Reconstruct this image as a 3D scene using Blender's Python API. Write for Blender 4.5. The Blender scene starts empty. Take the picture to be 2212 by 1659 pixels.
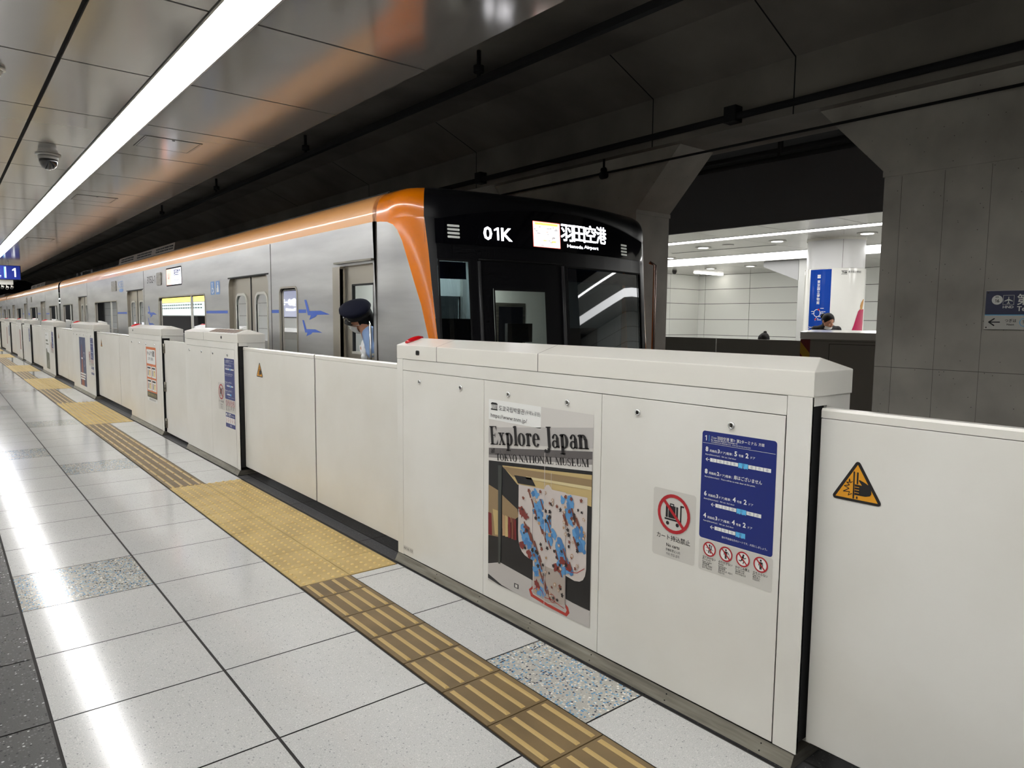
import bpy, bmesh, math, random
from mathutils import Vector, Matrix
random.seed(7)
SC = bpy.context.scene
COL = SC.collection
# ------------------------------------------------------------------ camera
W_PX, H_PX, F_PX = 2212.0, 1659.0, 1514.234
YAW, PITCH, ROLL, CAM_H = 0.6851715, 0.09112223, 0.00908555, 1.49337
def make_camera():
    cy, sy, cp, sp = math.cos(YAW), math.sin(YAW), math.cos(PITCH), math.sin(PITCH)
    f = Vector((sy*cp, cy*cp, -sp)); r = Vector((cy, -sy, 0)); u = r.cross(f)
    r2 = math.cos(ROLL)*r + math.sin(ROLL)*u
    u2 = -math.sin(ROLL)*r + math.cos(ROLL)*u
    cd = bpy.data.cameras.new('camera'); co = bpy.data.objects.new('camera', cd); COL.objects.link(co)
    m = Matrix((r2, u2, -f)).transposed().to_4x4(); m.translation = Vector((0, 0, CAM_H))
    co.matrix_world = m
    cd.sensor_fit = 'HORIZONTAL'; cd.sensor_width = 36.0; cd.lens = 36.0*F_PX/W_PX
    cd.clip_start = 0.05; cd.clip_end = 200
    SC.camera = co
make_camera()
# ------------------------------------------------------------------ world, exposure
wd = bpy.data.worlds.new('station_air'); SC.world = wd; wd.use_nodes = True
wd.node_tree.nodes['Background'].inputs[0].default_value = (0.5, 0.52, 0.55, 1)
wd.node_tree.nodes['Background'].inputs[1].default_value = 0.02
SC.view_settings.view_transform = 'Standard'; SC.view_settings.look = 'None'
SC.view_settings.gamma = 1.0; SC.view_settings.use_curve_mapping = False
SC.view_settings.exposure = 0.32
STRIP_POWER = 14.0          # brightness of the platform's ceiling light lines
# ------------------------------------------------------------------ materials
def lin(c):
    c = c/255.0
    return c/12.92 if c <= 0.04045 else ((c+0.055)/1.055)**2.4
def rgb(r, g, b): return (lin(r), lin(g), lin(b), 1.0)
MATS = {}
def mat(name, col=(0.5, 0.5, 0.5, 1), rough=0.5, metal=0.0, spec=0.5, emit=None, es=0.0, coat=0.0, trans=0.0, alpha=None):
    if name in MATS: return MATS[name]
    m = bpy.data.materials.new(name); m.use_nodes = True
    b = m.node_tree.nodes['Principled BSDF']
    b.inputs['Base Color'].default_value = col
    b.inputs['Roughness'].default_value = rough
    b.inputs['Metallic'].default_value = metal
    b.inputs['Specular IOR Level'].default_value = spec
    b.inputs['Coat Weight'].default_value = coat
    b.inputs['Coat Roughness'].default_value = 0.08
    if trans: b.inputs['Transmission Weight'].default_value = trans
    if emit is not None:
        b.inputs['Emission Color'].default_value = emit
        b.inputs['Emission Strength'].default_value = es
    MATS[name] = m
    return m
def nodes_of(m): return m.node_tree.nodes, m.node_tree.links, m.node_tree.nodes['Principled BSDF']
def noise_col(m, c1, c2, scale=5.0, lo=0.3, hi=0.7, detail=6.0, stretch=(1, 1, 1), bump=0.0, rough_var=None):
    """procedural mottling: base colour between c1 and c2 driven by noise in object space"""
    n, l, b = nodes_of(m)
    tc = n.new('ShaderNodeTexCoord'); mp = n.new('ShaderNodeMapping'); mp.inputs['Scale'].default_value = stretch
    nz = n.new('ShaderNodeTexNoise'); nz.inputs['Scale'].default_value = scale; nz.inputs['Detail'].default_value = detail
    rp = n.new('ShaderNodeValToRGB')
    rp.color_ramp.elements[0].position = lo; rp.color_ramp.elements[0].color = c1
    rp.color_ramp.elements[1].position = hi; rp.color_ramp.elements[1].color = c2
    l.new(tc.outputs['Object'], mp.inputs[0]); l.new(mp.outputs[0], nz.inputs['Vector'])
    l.new(nz.outputs['Fac'], rp.inputs[0]); l.new(rp.outputs[0], b.inputs['Base Color'])
    if bump:
        bp = n.new('ShaderNodeBump'); bp.inputs['Strength'].default_value = bump; bp.inputs['Distance'].default_value = 0.004
        l.new(nz.outputs['Fac'], bp.inputs['Height']); l.new(bp.outputs[0], b.inputs['Normal'])
    return mp, nz, rp
def speckle(m, base, chips, scale, rough=None, dens=0.5, fine=None):
    """terrazzo: voronoi cells, a share of them coloured from chips = [(threshold, colour), ...]"""
    n, l, b = nodes_of(m)
    tc = n.new('ShaderNodeTexCoord')
    vo = n.new('ShaderNodeTexVoronoi'); vo.inputs['Scale'].default_value = scale; vo.inputs['Randomness'].default_value = 1.0
    l.new(tc.outputs['Object'], vo.inputs['Vector'])
    sx = n.new('ShaderNodeSeparateColor'); l.new(vo.outputs['Color'], sx.inputs[0])
    rp = n.new('ShaderNodeValToRGB'); rp.color_ramp.interpolation = 'CONSTANT'
    e = rp.color_ramp.elements
    e[0].position = 0.0; e[0].color = base
    e[1].position = chips[0][0]; e[1].color = chips[0][1]
    for p, c in chips[1:]:
        k = e.new(p); k.color = c
    l.new(sx.outputs[0], rp.inputs[0])
    # chips only near cell centres
    lt = n.new('ShaderNodeMath'); lt.operation = 'LESS_THAN'; lt.inputs[1].default_value = dens
    l.new(vo.outputs['Distance'], lt.inputs[0])
    mx = n.new('ShaderNodeMix'); mx.data_type = 'RGBA'
    l.new(lt.outputs[0], mx.inputs['Factor'])
    nz = n.new('ShaderNodeTexNoise'); nz.inputs['Scale'].default_value = 260.0 if fine is None else fine; nz.inputs['Detail'].default_value = 3
    l.new(tc.outputs['Object'], nz.inputs['Vector'])
    r2 = n.new('ShaderNodeValToRGB')
    r2.color_ramp.elements[0].position = 0.35; r2.color_ramp.elements[0].color = tuple(x*0.84 for x in base[:3])+(1,)
    r2.color_ramp.elements[1].position = 0.62; r2.color_ramp.elements[1].color = tuple(min(1, x*1.12) for x in base[:3])+(1,)
    l.new(nz.outputs['Fac'], r2.inputs[0])
    l.new(r2.outputs[0], mx.inputs['A']); l.new(rp.outputs[0], mx.inputs['B'])
    nb = n.new('ShaderNodeTexNoise'); nb.inputs['Scale'].default_value = 1.3; nb.inputs['Detail'].default_value = 3
    l.new(tc.outputs['Object'], nb.inputs['Vector'])
    rr = n.new('ShaderNodeMapRange'); rr.inputs[1].default_value = 0.3; rr.inputs[2].default_value = 0.75
    rr.inputs[3].default_value = 0.93; rr.inputs[4].default_value = 1.03
    l.new(nb.outputs['Fac'], rr.inputs[0])
    mm = n.new('ShaderNodeMix'); mm.data_type = 'RGBA'; mm.blend_type = 'MULTIPLY'; mm.inputs['Factor'].default_value = 1.0
    l.new(mx.outputs['Result'], mm.inputs['A']); l.new(rr.outputs[0], mm.inputs['B'])
    l.new(mm.outputs['Result'], b.inputs['Base Color'])

M = {}
M['enamel'] = mat('white_enamel', rgb(226, 223, 214), 0.32, spec=0.5)
noise_col(M['enamel'], rgb(220, 217, 208), rgb(230, 228, 221), 1.6, 0.3, 0.65, 5)
M['enamel_lid'] = mat('white_lid_enamel', rgb(228, 225, 216), 0.2)
M['seam'] = mat('dark_seam', rgb(52, 47, 42), 0.7)
M['rubber'] = mat('black_rubber', rgb(20, 20, 20), 0.7)
M['black'] = mat('matt_black', rgb(14, 14, 15), 0.8)
M['kick'] = mat('brushed_kick_plate', rgb(150, 145, 132), 0.34, 0.9)
noise_col(M['kick'], rgb(120, 116, 106), rgb(165, 160, 148), 9, 0.3, 0.7, 5, (0.4, 0.4, 6))
M['chrome'] = mat('chrome', rgb(215, 215, 215), 0.12, 1.0)
M['darkmetal'] = mat('dark_lock_core', rgb(40, 38, 36), 0.3, 0.6)
M['red'] = mat('red_lamp_plastic', rgb(205, 18, 28), 0.15, coat=0.6)
M['tile'] = mat('pale_terrazzo', rgb(205, 204, 199), 0.125)
speckle(M['tile'], rgb(193, 193, 190), [(0.62, rgb(207, 206, 202)), (0.82, rgb(180, 179, 176)), (0.95, rgb(150, 150, 150))], 125, dens=0.38)
M['tile_dark'] = mat('dark_terrazzo', rgb(92, 92, 92), 0.14)
speckle(M['tile_dark'], rgb(92, 92, 91), [(0.6, rgb(110, 110, 110)), (0.82, rgb(66, 66, 68)), (0.95, rgb(190, 190, 190))], 95, dens=0.4)
M['tile_blue'] = mat('blue_glass_terrazzo', rgb(190, 194, 190), 0.125)
speckle(M['tile_blue'], rgb(176, 174, 166), [(0.26, rgb(206, 204, 194)), (0.46, rgb(96, 146, 184)), (0.66, rgb(140, 172, 190)), (0.76, rgb(58, 70, 86)), (0.86, rgb(150, 148, 140)), (0.93, rgb(232, 230, 222))], 92, dens=0.5)
M['grout'] = mat('dark_grout', rgb(44, 42, 40), 0.8)
M['tact_y'] = mat('ochre_warning_tile', rgb(196, 168, 100), 0.42)
noise_col(M['tact_y'], rgb(168, 144, 90), rgb(196, 170, 110), 4, 0.3, 0.7, 4)
M['tact_b'] = mat('worn_guiding_tile', rgb(140, 116, 76), 0.45)
noise_col(M['tact_b'], rgb(96, 79, 52), rgb(124, 103, 69), 3.2, 0.3, 0.7, 5)
M['tact_dot'] = mat('warning_dot_top', rgb(208, 182, 118), 0.38)
M['tact_bar'] = mat('guiding_bar_top', rgb(182, 155, 98), 0.4)
M['mat_edge'] = mat('dark_speckled_edge_tile', rgb(70, 70, 72), 0.45)
speckle(M['mat_edge'], rgb(66, 66, 68), [(0.6, rgb(80, 80, 82)), (0.9, rgb(120, 120, 120))], 120, dens=0.4)
M['ceil'] = mat('ceiling_panel_metal', rgb(166, 163, 159), 0.13, 0.45)
M['ceil_gap'] = mat('ceiling_joint', rgb(22, 21, 20), 0.8)
M['trim'] = mat('light_trim_aluminium', rgb(170, 168, 164), 0.35, 0.7)
def emitter(name, col, s):
    m = mat(name, (0.9, 0.9, 0.9, 1), 0.5, emit=col, es=s); return m
M['strip_far'] = emitter('opposite_line_diffuser', (1.0, 0.99, 0.97, 1), 14.0)
M['strip_band'] = emitter('opposite_luminous_band', (1.0, 0.99, 0.97, 1), 4.6)
M['strip'] = emitter('strip_light_diffuser', (1.0, 0.995, 0.99, 1), STRIP_POWER)
M['downlight'] = emitter('downlight_lens', (1.0, 0.97, 0.9, 1), 9)
M['concrete'] = mat('cast_concrete', rgb(160, 156, 148), 0.55)
noise_col(M['concrete'], rgb(152, 147, 138), rgb(190, 185, 174), 2.2, 0.28, 0.72, 8, bump=0.35)
def pits(m, scale, size, k):
    n, l, b = nodes_of(m); src = b.inputs['Base Color'].links[0].from_socket
    tc = n.new('ShaderNodeTexCoord'); vo = n.new('ShaderNodeTexVoronoi'); vo.inputs['Scale'].default_value = scale
    l.new(tc.outputs['Object'], vo.inputs['Vector'])
    lt = n.new('ShaderNodeMath'); lt.operation = 'LESS_THAN'; lt.inputs[1].default_value = size; l.new(vo.outputs['Distance'], lt.inputs[0])
    mx = n.new('ShaderNodeMix'); mx.data_type = 'RGBA'; l.new(lt.outputs[0], mx.inputs['Factor']); l.new(src, mx.inputs['A']); mx.inputs['B'].default_value = k
    l.new(mx.outputs['Result'], b.inputs['Base Color'])
pits(M['concrete'], 19, 0.06, rgb(70, 66, 60))
M['seam_soft'] = mat('formwork_line', rgb(96, 92, 85), 0.8)
M['drop'] = mat('dark_drop_panel', rgb(120, 120, 124), 0.7)
M['concrete_dark'] = mat('dark_concrete', rgb(84, 80, 74), 0.85)  # darker concrete tone for the tunnel slab and beam
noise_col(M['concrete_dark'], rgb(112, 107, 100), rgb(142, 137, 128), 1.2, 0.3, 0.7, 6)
M['tunnel_black'] = mat('matt_tunnel_black', rgb(34, 34, 35), 0.9)  # near-black base colour for track box, far slab and pipes
M['wallpanel'] = mat('white_wall_panel', rgb(222, 223, 218), 0.22)
M['steel'] = mat('brushed_stainless', rgb(196, 196, 196), 0.36, 0.85)
noise_col(M['steel'], rgb(180, 180, 181), rgb(208, 208, 207), 2.0, 0.3, 0.7, 6, (1, 0.35, 3.0))
M['steel2'] = mat('bare_stainless_door', rgb(178, 172, 160), 0.3, 0.85)
M['rim'] = mat('pale_window_rim', rgb(210, 208, 200), 0.35, 0.5)
M['orange_body'] = mat('orange_cab_paint', rgb(255, 138, 6), 0.2, coat=0.7)
M['orange_film'] = mat('pale_orange_film', rgb(255, 186, 116), 0.32, coat=0.4)
M['orange_film'].node_tree.nodes['Principled BSDF'].inputs['Coat Roughness'].default_value = 0.035
M['navy_mask'] = mat('black_front_paint', rgb(24, 24, 27), 0.3, spec=0.25)
M['mask_gloss'] = mat('black_front_glass', rgb(12, 12, 18), 0.06)
M['glass'] = mat('tinted_window_glass', rgb(150, 170, 160), 0.03, trans=1.0)
M['roof_grey'] = mat('grey_roof', rgb(62, 60, 60), 0.7)
M['blue_stripe'] = mat('blue_car_stripe', rgb(58, 100, 200), 0.35)
M['int_wall'] = mat('cream_car_interior', rgb(205, 206, 200), 0.5)
M['int_floor'] = mat('grey_car_floor', rgb(90, 88, 84), 0.6)
M['seat'] = mat('dark_green_seat_moquette', rgb(44, 62, 60), 0.9)
M['int_light'] = emitter('car_interior_light', (0.93, 1.0, 0.98, 1), 2.2)
M['ink'] = mat('ink_black', rgb(24, 20, 22), 0.5)
M['white_ink'] = mat('ink_white', rgb(236, 236, 232), 0.4)
M['sign_blue'] = mat('sign_blue', rgb(20, 38, 116), 0.35)
M['sign_sky'] = mat('sign_sky_blue', rgb(96, 188, 236), 0.4)
M['sign_grey'] = mat('sign_pale_grey', rgb(205, 202, 194), 0.4)
M['sign_red'] = mat('sign_red', rgb(176, 30, 40), 0.4)
M['amber'] = mat('sign_amber', rgb(226, 156, 30), 0.4)
M['skin'] = mat('skin', rgb(196, 142, 114), 0.5)
M['hair'] = mat('black_hair', rgb(16, 14, 14), 0.6, spec=0.2)
M['navy_cloth'] = mat('navy_cloth', rgb(15, 18, 36), 0.85, spec=0.25)
M['shirt'] = mat('pale_blue_cloth', rgb(150, 178, 222), 0.8)
M['mask_cloth'] = mat('white_cloth', rgb(232, 232, 232), 0.8)
M['charcoal'] = mat('charcoal_cloth', rgb(30, 29, 30), 0.85)
M['glass_clear'] = mat('clear_cab_glass', rgb(200, 210, 205), 0.03, trans=1.0)
def glassmat(key, tint, ior):
    n, l, b = nodes_of(M[key])
    out = [x for x in n if x.type == 'OUTPUT_MATERIAL'][0]
    g = n.new('ShaderNodeBsdfGlossy'); g.inputs['Roughness'].default_value = 0.02; g.inputs['Color'].default_value = (0.95, 0.97, 1, 1)
    t = n.new('ShaderNodeBsdfTransparent'); t.inputs['Color'].default_value = tint
    fr = n.new('ShaderNodeFresnel'); fr.inputs['IOR'].default_value = ior
    mx = n.new('ShaderNodeMixShader')
    l.new(fr.outputs[0], mx.inputs[0]); l.new(t.outputs[0], mx.inputs[1]); l.new(g.outputs[0], mx.inputs[2])
    l.new(mx.outputs[0], out.inputs['Surface'])
glassmat('glass', (0.30, 0.40, 0.37, 1), 1.9)
M['glass_dark'] = mat('dark_cab_glass', rgb(90, 100, 110), 0.03, trans=1.0)
glassmat('glass_dark', (0.12, 0.16, 0.18, 1), 1.7)
glassmat('glass_clear', (0.72, 0.78, 0.75, 1), 1.5)

# ------------------------------------------------------------------ mesh helpers
def wpos(o):
    p = Vector((0, 0, 0))
    while o is not None:
        p = p + o.location; o = o.parent
    return p
def tag(o, label=None, cat=None, group=None, kind=None):
    if label: o['label'] = label
    if cat: o['category'] = cat
    if group: o['group'] = group
    if kind: o['kind'] = kind
    return o
def thing(name, label, cat, loc, group=None):
    o = bpy.data.objects.new(name, None); COL.objects.link(o); o.location = loc
    o.empty_display_size = 0.1
    return tag(o, label, cat, group)
def link_mesh(name, me, parent=None):
    o = bpy.data.objects.new(name, me); COL.objects.link(o)
    if parent is not None:
        off = wpos(parent)
        me.transform(Matrix.Translation(-off)); o.parent = parent
    return o
class MB:
    def __init__(self): self.v = []; self.f = []; self.m = []; self.sm = []
    def add(self, verts, faces, mi=0, smooth=False):
        k = len(self.v); self.v += [tuple(p) for p in verts]
        for f in faces:
            self.f.append([i+k for i in f]); self.m.append(mi); self.sm.append(smooth)
        return self
    def box(self, x0, x1, y0, y1, z0, z1, mi=0):
        if x0 > x1: x0, x1 = x1, x0
        if y0 > y1: y0, y1 = y1, y0
        v = [(x0,y0,z0),(x1,y0,z0),(x1,y1,z0),(x0,y1,z0),(x0,y0,z1),(x1,y0,z1),(x1,y1,z1),(x0,y1,z1)]
        return self.add(v, [(0,3,2,1),(4,5,6,7),(0,1,5,4),(1,2,6,5),(2,3,7,6),(3,0,4,7)], mi)
    def quad(self, a, b, c, d, mi=0): return self.add([a, b, c, d], [(0, 1, 2, 3)], mi)
    def prism(self, pts, vec, mi=0):
        n = len(pts); vec = Vector(vec)
        v = [Vector(p) for p in pts] + [Vector(p)+vec for p in pts]
        return self.add(v, [tuple(range(n))[::-1], tuple(range(n, 2*n))] + [(i, (i+1) % n, n+(i+1) % n, n+i) for i in range(n)], mi)
    def ring(self, rings, mi=0, closed=True, caps=True, smooth=True):
        n = len(rings[0]); v = [p for r in rings for p in r]; f = []
        for k in range(len(rings)-1):
            for i in range(n if closed else n-1):
                j = (i+1) % n
                f.append((k*n+i, k*n+j, (k+1)*n+j, (k+1)*n+i))
        self.add(v, f, mi, smooth)
        if caps and closed:
            b = len(self.v)-len(v)
            self.f.append([b+i for i in range(n)][::-1]); self.m.append(mi); self.sm.append(False)
            self.f.append([b+(len(rings)-1)*n+i for i in range(n)]); self.m.append(mi); self.sm.append(False)
        return self
    def tube(self, pts, r, n=8, mi=0, smooth=True):
        pts = [Vector(p) for p in pts]; rings = []
        rr = r if isinstance(r, (list, tuple)) else [r]*len(pts)
        up0 = None
        for i, p in enumerate(pts):
            d = (pts[min(i+1, len(pts)-1)]-pts[max(i-1, 0)]).normalized()
            a = d.orthogonal().normalized() if up0 is None else (up0 - d*up0.dot(d)).normalized()
            up0 = a; b = d.cross(a)
            rings.append([p + (a*math.cos(t)+b*math.sin(t))*rr[i] for t in [2*math.pi*k/n for k in range(n)]])
        return self.ring(rings, mi, smooth=smooth)
    def cyl(self, p0, p1, r, n=16, mi=0, r1=None): return self.tube([p0, p1], [r, r if r1 is None else r1], n, mi)
    def ell(self, c, rad, mi=0, nu=16, nv=10, rot=None):
        c = Vector(c); v = []; f = []
        for j in range(nv+1):
            th = math.pi*j/nv
            for i in range(nu):
                ph = 2*math.pi*i/nu
                p = Vector((rad[0]*math.sin(th)*math.cos(ph), rad[1]*math.sin(th)*math.sin(ph), rad[2]*math.cos(th)))
                if rot is not None: p = rot @ p
                v.append(c+p)
        for j in range(nv):
            for i in range(nu):
                f.append((j*nu+i, (j+1)*nu+i, (j+1)*nu+(i+1) % nu, j*nu+(i+1) % nu))
        return self.add(v, f, mi, True)
    def grid(self, rows, mi=0, smooth=True): return self.ring(rows, mi, closed=False, caps=False, smooth=smooth)
    def mesh(self, name, mats):
        me = bpy.data.meshes.new(name); me.from_pydata(self.v, [], self.f)
        for m in mats: me.materials.append(M[m] if isinstance(m, str) else m)
        me.polygons.foreach_set('material_index', self.m); me.polygons.foreach_set('use_smooth', self.sm)
        me.update()
        return me
    def build(self, name, mats, parent=None, fix=True, bevel=0.0):
        if not isinstance(mats, (list, tuple)): mats = [mats]
        me = self.mesh(name, mats)
        if fix or bevel:
            bm = bmesh.new(); bm.from_mesh(me)
            if fix:
                bmesh.ops.remove_doubles(bm, verts=bm.verts, dist=1e-6)
                bmesh.ops.recalc_face_normals(bm, faces=bm.faces)
            if bevel:
                es = [e for e in bm.edges if len(e.link_faces) == 2 and e.calc_face_angle(0) > 0.6]
                bmesh.ops.bevel(bm, geom=es, offset=bevel, segments=2, affect='EDGES', profile=0.6, clamp_overlap=True)
            bm.to_mesh(me); bm.free()
        return link_mesh(name, me, parent)
def plate(outer, holes, to3, cuts=()):
    """2D outline with holes -> triangles mapped to 3D by to3(u,v); returns (verts, faces)"""
    bm = bmesh.new(); es = []
    for loop in [outer]+list(holes):
        vs = [bm.verts.new((p[0], p[1], 0)) for p in loop]
        es += [bm.edges.new((vs[i], vs[(i+1) % len(vs)])) for i in range(len(vs))]
    bmesh.ops.triangle_fill(bm, use_beauty=True, use_dissolve=False, edges=es, normal=(0, 0, 1))
    for co, no in cuts:
        bmesh.ops.bisect_plane(bm, geom=bm.verts[:]+bm.edges[:]+bm.faces[:], plane_co=co, plane_no=no)
    bm.verts.index_update()
    v = [to3(x.co.x, x.co.y) for x in bm.verts]; f = [[w.index for w in q.verts] for q in bm.faces]
    bm.free()
    return v, f
def rrect(x0, x1, y0, y1, r, n=5):
    out = []
    for cx, cy, a in ((x1-r, y0+r, -90), (x1-r, y1-r, 0), (x0+r, y1-r, 90), (x0+r, y0+r, 180)):
        for k in range(n+1):
            t = math.radians(a+90*k/n); out.append((cx+r*math.cos(t), cy+r*math.sin(t)))
    return out

# ------------------------------------------------------------------ flat graphics and lettering
TXT = {}
def text_geo(s, bold=0.0):
    if '1' in s:                       # the face's own 1 is a bare bar: use one with a flag
        b = 0.085+bold*0.9
        V, F, x = [], [], 0.0
        parts = s.split('1')
        for i, q in enumerate(parts):
            if i > 0:
                k = len(V); V += [(x+0.20-b/2+0.04, 0), (x+0.20+b/2+0.04, 0), (x+0.20+b/2+0.04, 0.70), (x+0.20-b/2+0.065, 0.70), (x+0.20-b/2+0.04, 0.60), (x+0.02, 0.60-0.02), (x+0.02, 0.52-bold), (x+0.20-b/2+0.04, 0.58-bold)]
                F += [[k, k+1, k+2, k+4], [k+2, k+3, k+4], [k+3, k+5, k+6, k+7]]; x += 0.42
            t = q.strip()
            if q != q.lstrip() : x += 0.22
            if t:
                v, f = text_geo(t, bold)
                if v:
                    x0 = min(p[0] for p in v); x1 = max(p[0] for p in v); k = len(V)
                    V += [(p[0]-x0+x, p[1]) for p in v]; F += [[j+k for j in g] for g in f]; x += x1-x0+0.09
            if q != q.rstrip() and t: x += 0.22
        return V, F
    key = (s, bold)
    if key not in TXT:
        cu = bpy.data.curves.new('t', 'FONT'); cu.body = s; cu.size = 1.0; cu.resolution_u = 2; cu.offset = bold
        o = bpy.data.objects.new('t', cu); COL.objects.link(o)
        dg = bpy.context.evaluated_depsgraph_get(); me = o.evaluated_get(dg).to_mesh()
        v = [(p.co.x, p.co.y) for p in me.vertices]; f = [list(p.vertices) for p in me.polygons]
        o.evaluated_get(dg).to_mesh_clear(); bpy.data.objects.remove(o); bpy.data.curves.remove(cu)
        TXT[key] = (v, f)
    return TXT[key]
class G:
    """drawing on a plane: O origin, u right, v up, n outward"""
    def __init__(self, O, u, v, n, step=0.0007):
        self.O, self.u, self.w, self.n, self.step = Vector(O), Vector(u), Vector(v), Vector(n), step
        self.mb = MB(); self.names = []; self.rot = 0.0
    def p3(self, x, y, L): return self.O + self.u*x + self.w*y + self.n*(self.step*L)
    def mi(self, m):
        if m not in self.names: self.names.append(m)
        return self.names.index(m)
    def poly(self, pts, m, L=1): 
        if len(pts) > 4:
            v, f = plate(pts, [], lambda x, y: self.p3(x, y, L)); self.mb.add(v, f, self.mi(m))
        else: self.mb.add([self.p3(x, y, L) for x, y in pts], [tuple(range(len(pts)))], self.mi(m))
        return self
    def rect(self, x0, y0, x1, y1, m, L=1): return self.poly([(x0,y0),(x1,y0),(x1,y1),(x0,y1)], m, L)
    def rr(self, x0, y0, x1, y1, r, m, L=1):
        p = rrect(x0, x1, y0, y1, r); self.mb.add([self.p3(x, y, L) for x, y in p], [tuple(range(len(p)))], self.mi(m)); return self
    def disc(self, cx, cy, r, m, L=1, n=24, ry=None):
        ry = r if ry is None else ry
        self.mb.add([self.p3(cx+r*math.cos(2*math.pi*k/n), cy+ry*math.sin(2*math.pi*k/n), L) for k in range(n)], [tuple(range(n))], self.mi(m)); return self
    def ring(self, cx, cy, ro, ri, m, L=1, n=28, a0=0.0, a1=360.0, roy=None, riy=None):
        roy = ro if roy is None else roy; riy = ri if riy is None else riy
        v = []
        for k in range(n+1):
            t = math.radians(a0+(a1-a0)*k/n); c, s = math.cos(t), math.sin(t)
            v += [self.p3(cx+ro*c, cy+roy*s, L), self.p3(cx+ri*c, cy+riy*s, L)]
        self.mb.add(v, [(2*k, 2*k+1, 2*k+3, 2*k+2) for k in range(n)], self.mi(m)); return self
    def line(self, pts, w, m, L=1):
        for (ax, ay), (bx, by) in zip(pts, pts[1:]):
            d = math.hypot(bx-ax, by-ay)
            if d < 1e-9: continue
            nx, ny = -(by-ay)/d*w/2, (bx-ax)/d*w/2; ex, ey = (bx-ax)/d*w*0.3, (by-ay)/d*w*0.3
            self.poly([(ax+nx-ex, ay+ny-ey), (ax-nx-ex, ay-ny-ey), (bx-nx+ex, by-ny+ey), (bx+nx+ex, by+ny+ey)], m, L)
        return self
    def text(self, s, x, y, h, m, L=2, w=None, bold=0.0, align='l', rot=0.0):
        """h = height of a capital letter; w = width to fit"""
        v, f = text_geo(s, bold)
        if not v: return self
        x0 = min(p[0] for p in v); x1 = max(p[0] for p in v)
        k = h/0.70; sx = k if w is None else w/(x1-x0)
        wid = (x1-x0)*sx; ox = x - (0 if align == 'l' else wid/2 if align == 'c' else wid)
        c, sn = math.cos(rot), math.sin(rot); out = []
        for px, py in v:
            qx, qy = (px-x0)*sx+ox-x, py*k
            out.append(self.p3(x+c*qx-sn*qy, y+sn*qx+c*qy, L))
        self.mb.add(out, f, self.mi(m)); return self
    def build(self, name, parent): return self.mb.build(name, self.names, parent, fix=False)
def gate_plane(y, z, x=2.15): return ((x, y, z), (0, -1, 0), (0, 0, 1), (-1, 0, 0))
# ------------------------------------------------------------------ gate layout along the platform (y ranges)
CABS = [(1.115, 3.735), (6.68, 8.47), (9.56, 11.48), (14.48, 17.1), (20.08, 22.70), (25.7, 27.45), (28.5, 30.5), (33.5, 36.1), (39.1, 41.7)]
PADS = [(-2.0, 1.05), (3.67, 6.53), (11.1, 14.1), (17.0, 20.0), (22.7, 25.6), (30.6, 33.4), (36.2, 39.0)]
T0, T1, T2 = 1.49, 1.79, 2.10
YJ = [4.208-0.6165*k for k in range(14, 0, -1)] + [4.208, 4.822] + [4.822+0.569*k for k in range(1, 7)]
while YJ[-1] < 62: YJ.append(YJ[-1]+0.602)
def in_pad(y): return any(a < y < b for a, b in PADS)
def make_floor():
    mb = MB(); mats = ['grout', 'tile', 'tile_dark', 'tile_blue', 'mat_edge', 'black']
    mb.box(-4.6, 2.58, -8, 62, -0.30, -0.004, 0)
    g = 0.0038; gx = 0.0055
    def t(x0, x1, y0, y1, mi): mb.quad((x0+gx, y0+g, 0), (x1-gx, y0+g, 0), (x1-gx, y1-g, 0), (x0+gx, y1-g, 0), mi)
    cols = [(-4.6+0.6057*i, -4.6+0.6057*(i+1)) for i in range(7)] + [(-0.365, 0.252), (0.252, 0.868), (0.868, 1.486)]
    blue = {(8, 4.5), (9, 7.9), (8, 9.3), (9, 11.5), (8, 14.2), (9, 16.9), (8, 19.3), (9, 23.0)}
    for i, (a, b) in enumerate(cols):
        for y0, y1 in zip(YJ, YJ[1:]):
            ym = (y0+y1)/2
            mi = 2 if i == 7 else 1
            if any(c == i and y0 < yy < y1 for c, yy in blue): mi = 3
            t(a, b, y0, y1, mi)
    cuts = sorted(YJ + [v for p in PADS for v in p])
    for y0, y1 in zip(cuts, cuts[1:]):
        ym = (y0+y1)/2
        if y1-y0 < 0.02 or in_pad(ym): continue
        t(T1, 2.113, y0, y1, 3 if (1.73 < ym < 2.36 or 8.3 < ym < 8.4) else 1)
    # dark edge tiles beyond the gate line, with fine ribs
    for y0, y1 in zip(YJ[::2], YJ[2::2]):
        for k in range(4):
            t(2.116 if k == 0 else T2+0.12*k, T2+0.12*(k+1), y0, y1, 4)
    o = mb.build('floor', mats, fix=False); tag(o, kind='structure')
make_floor()

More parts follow.
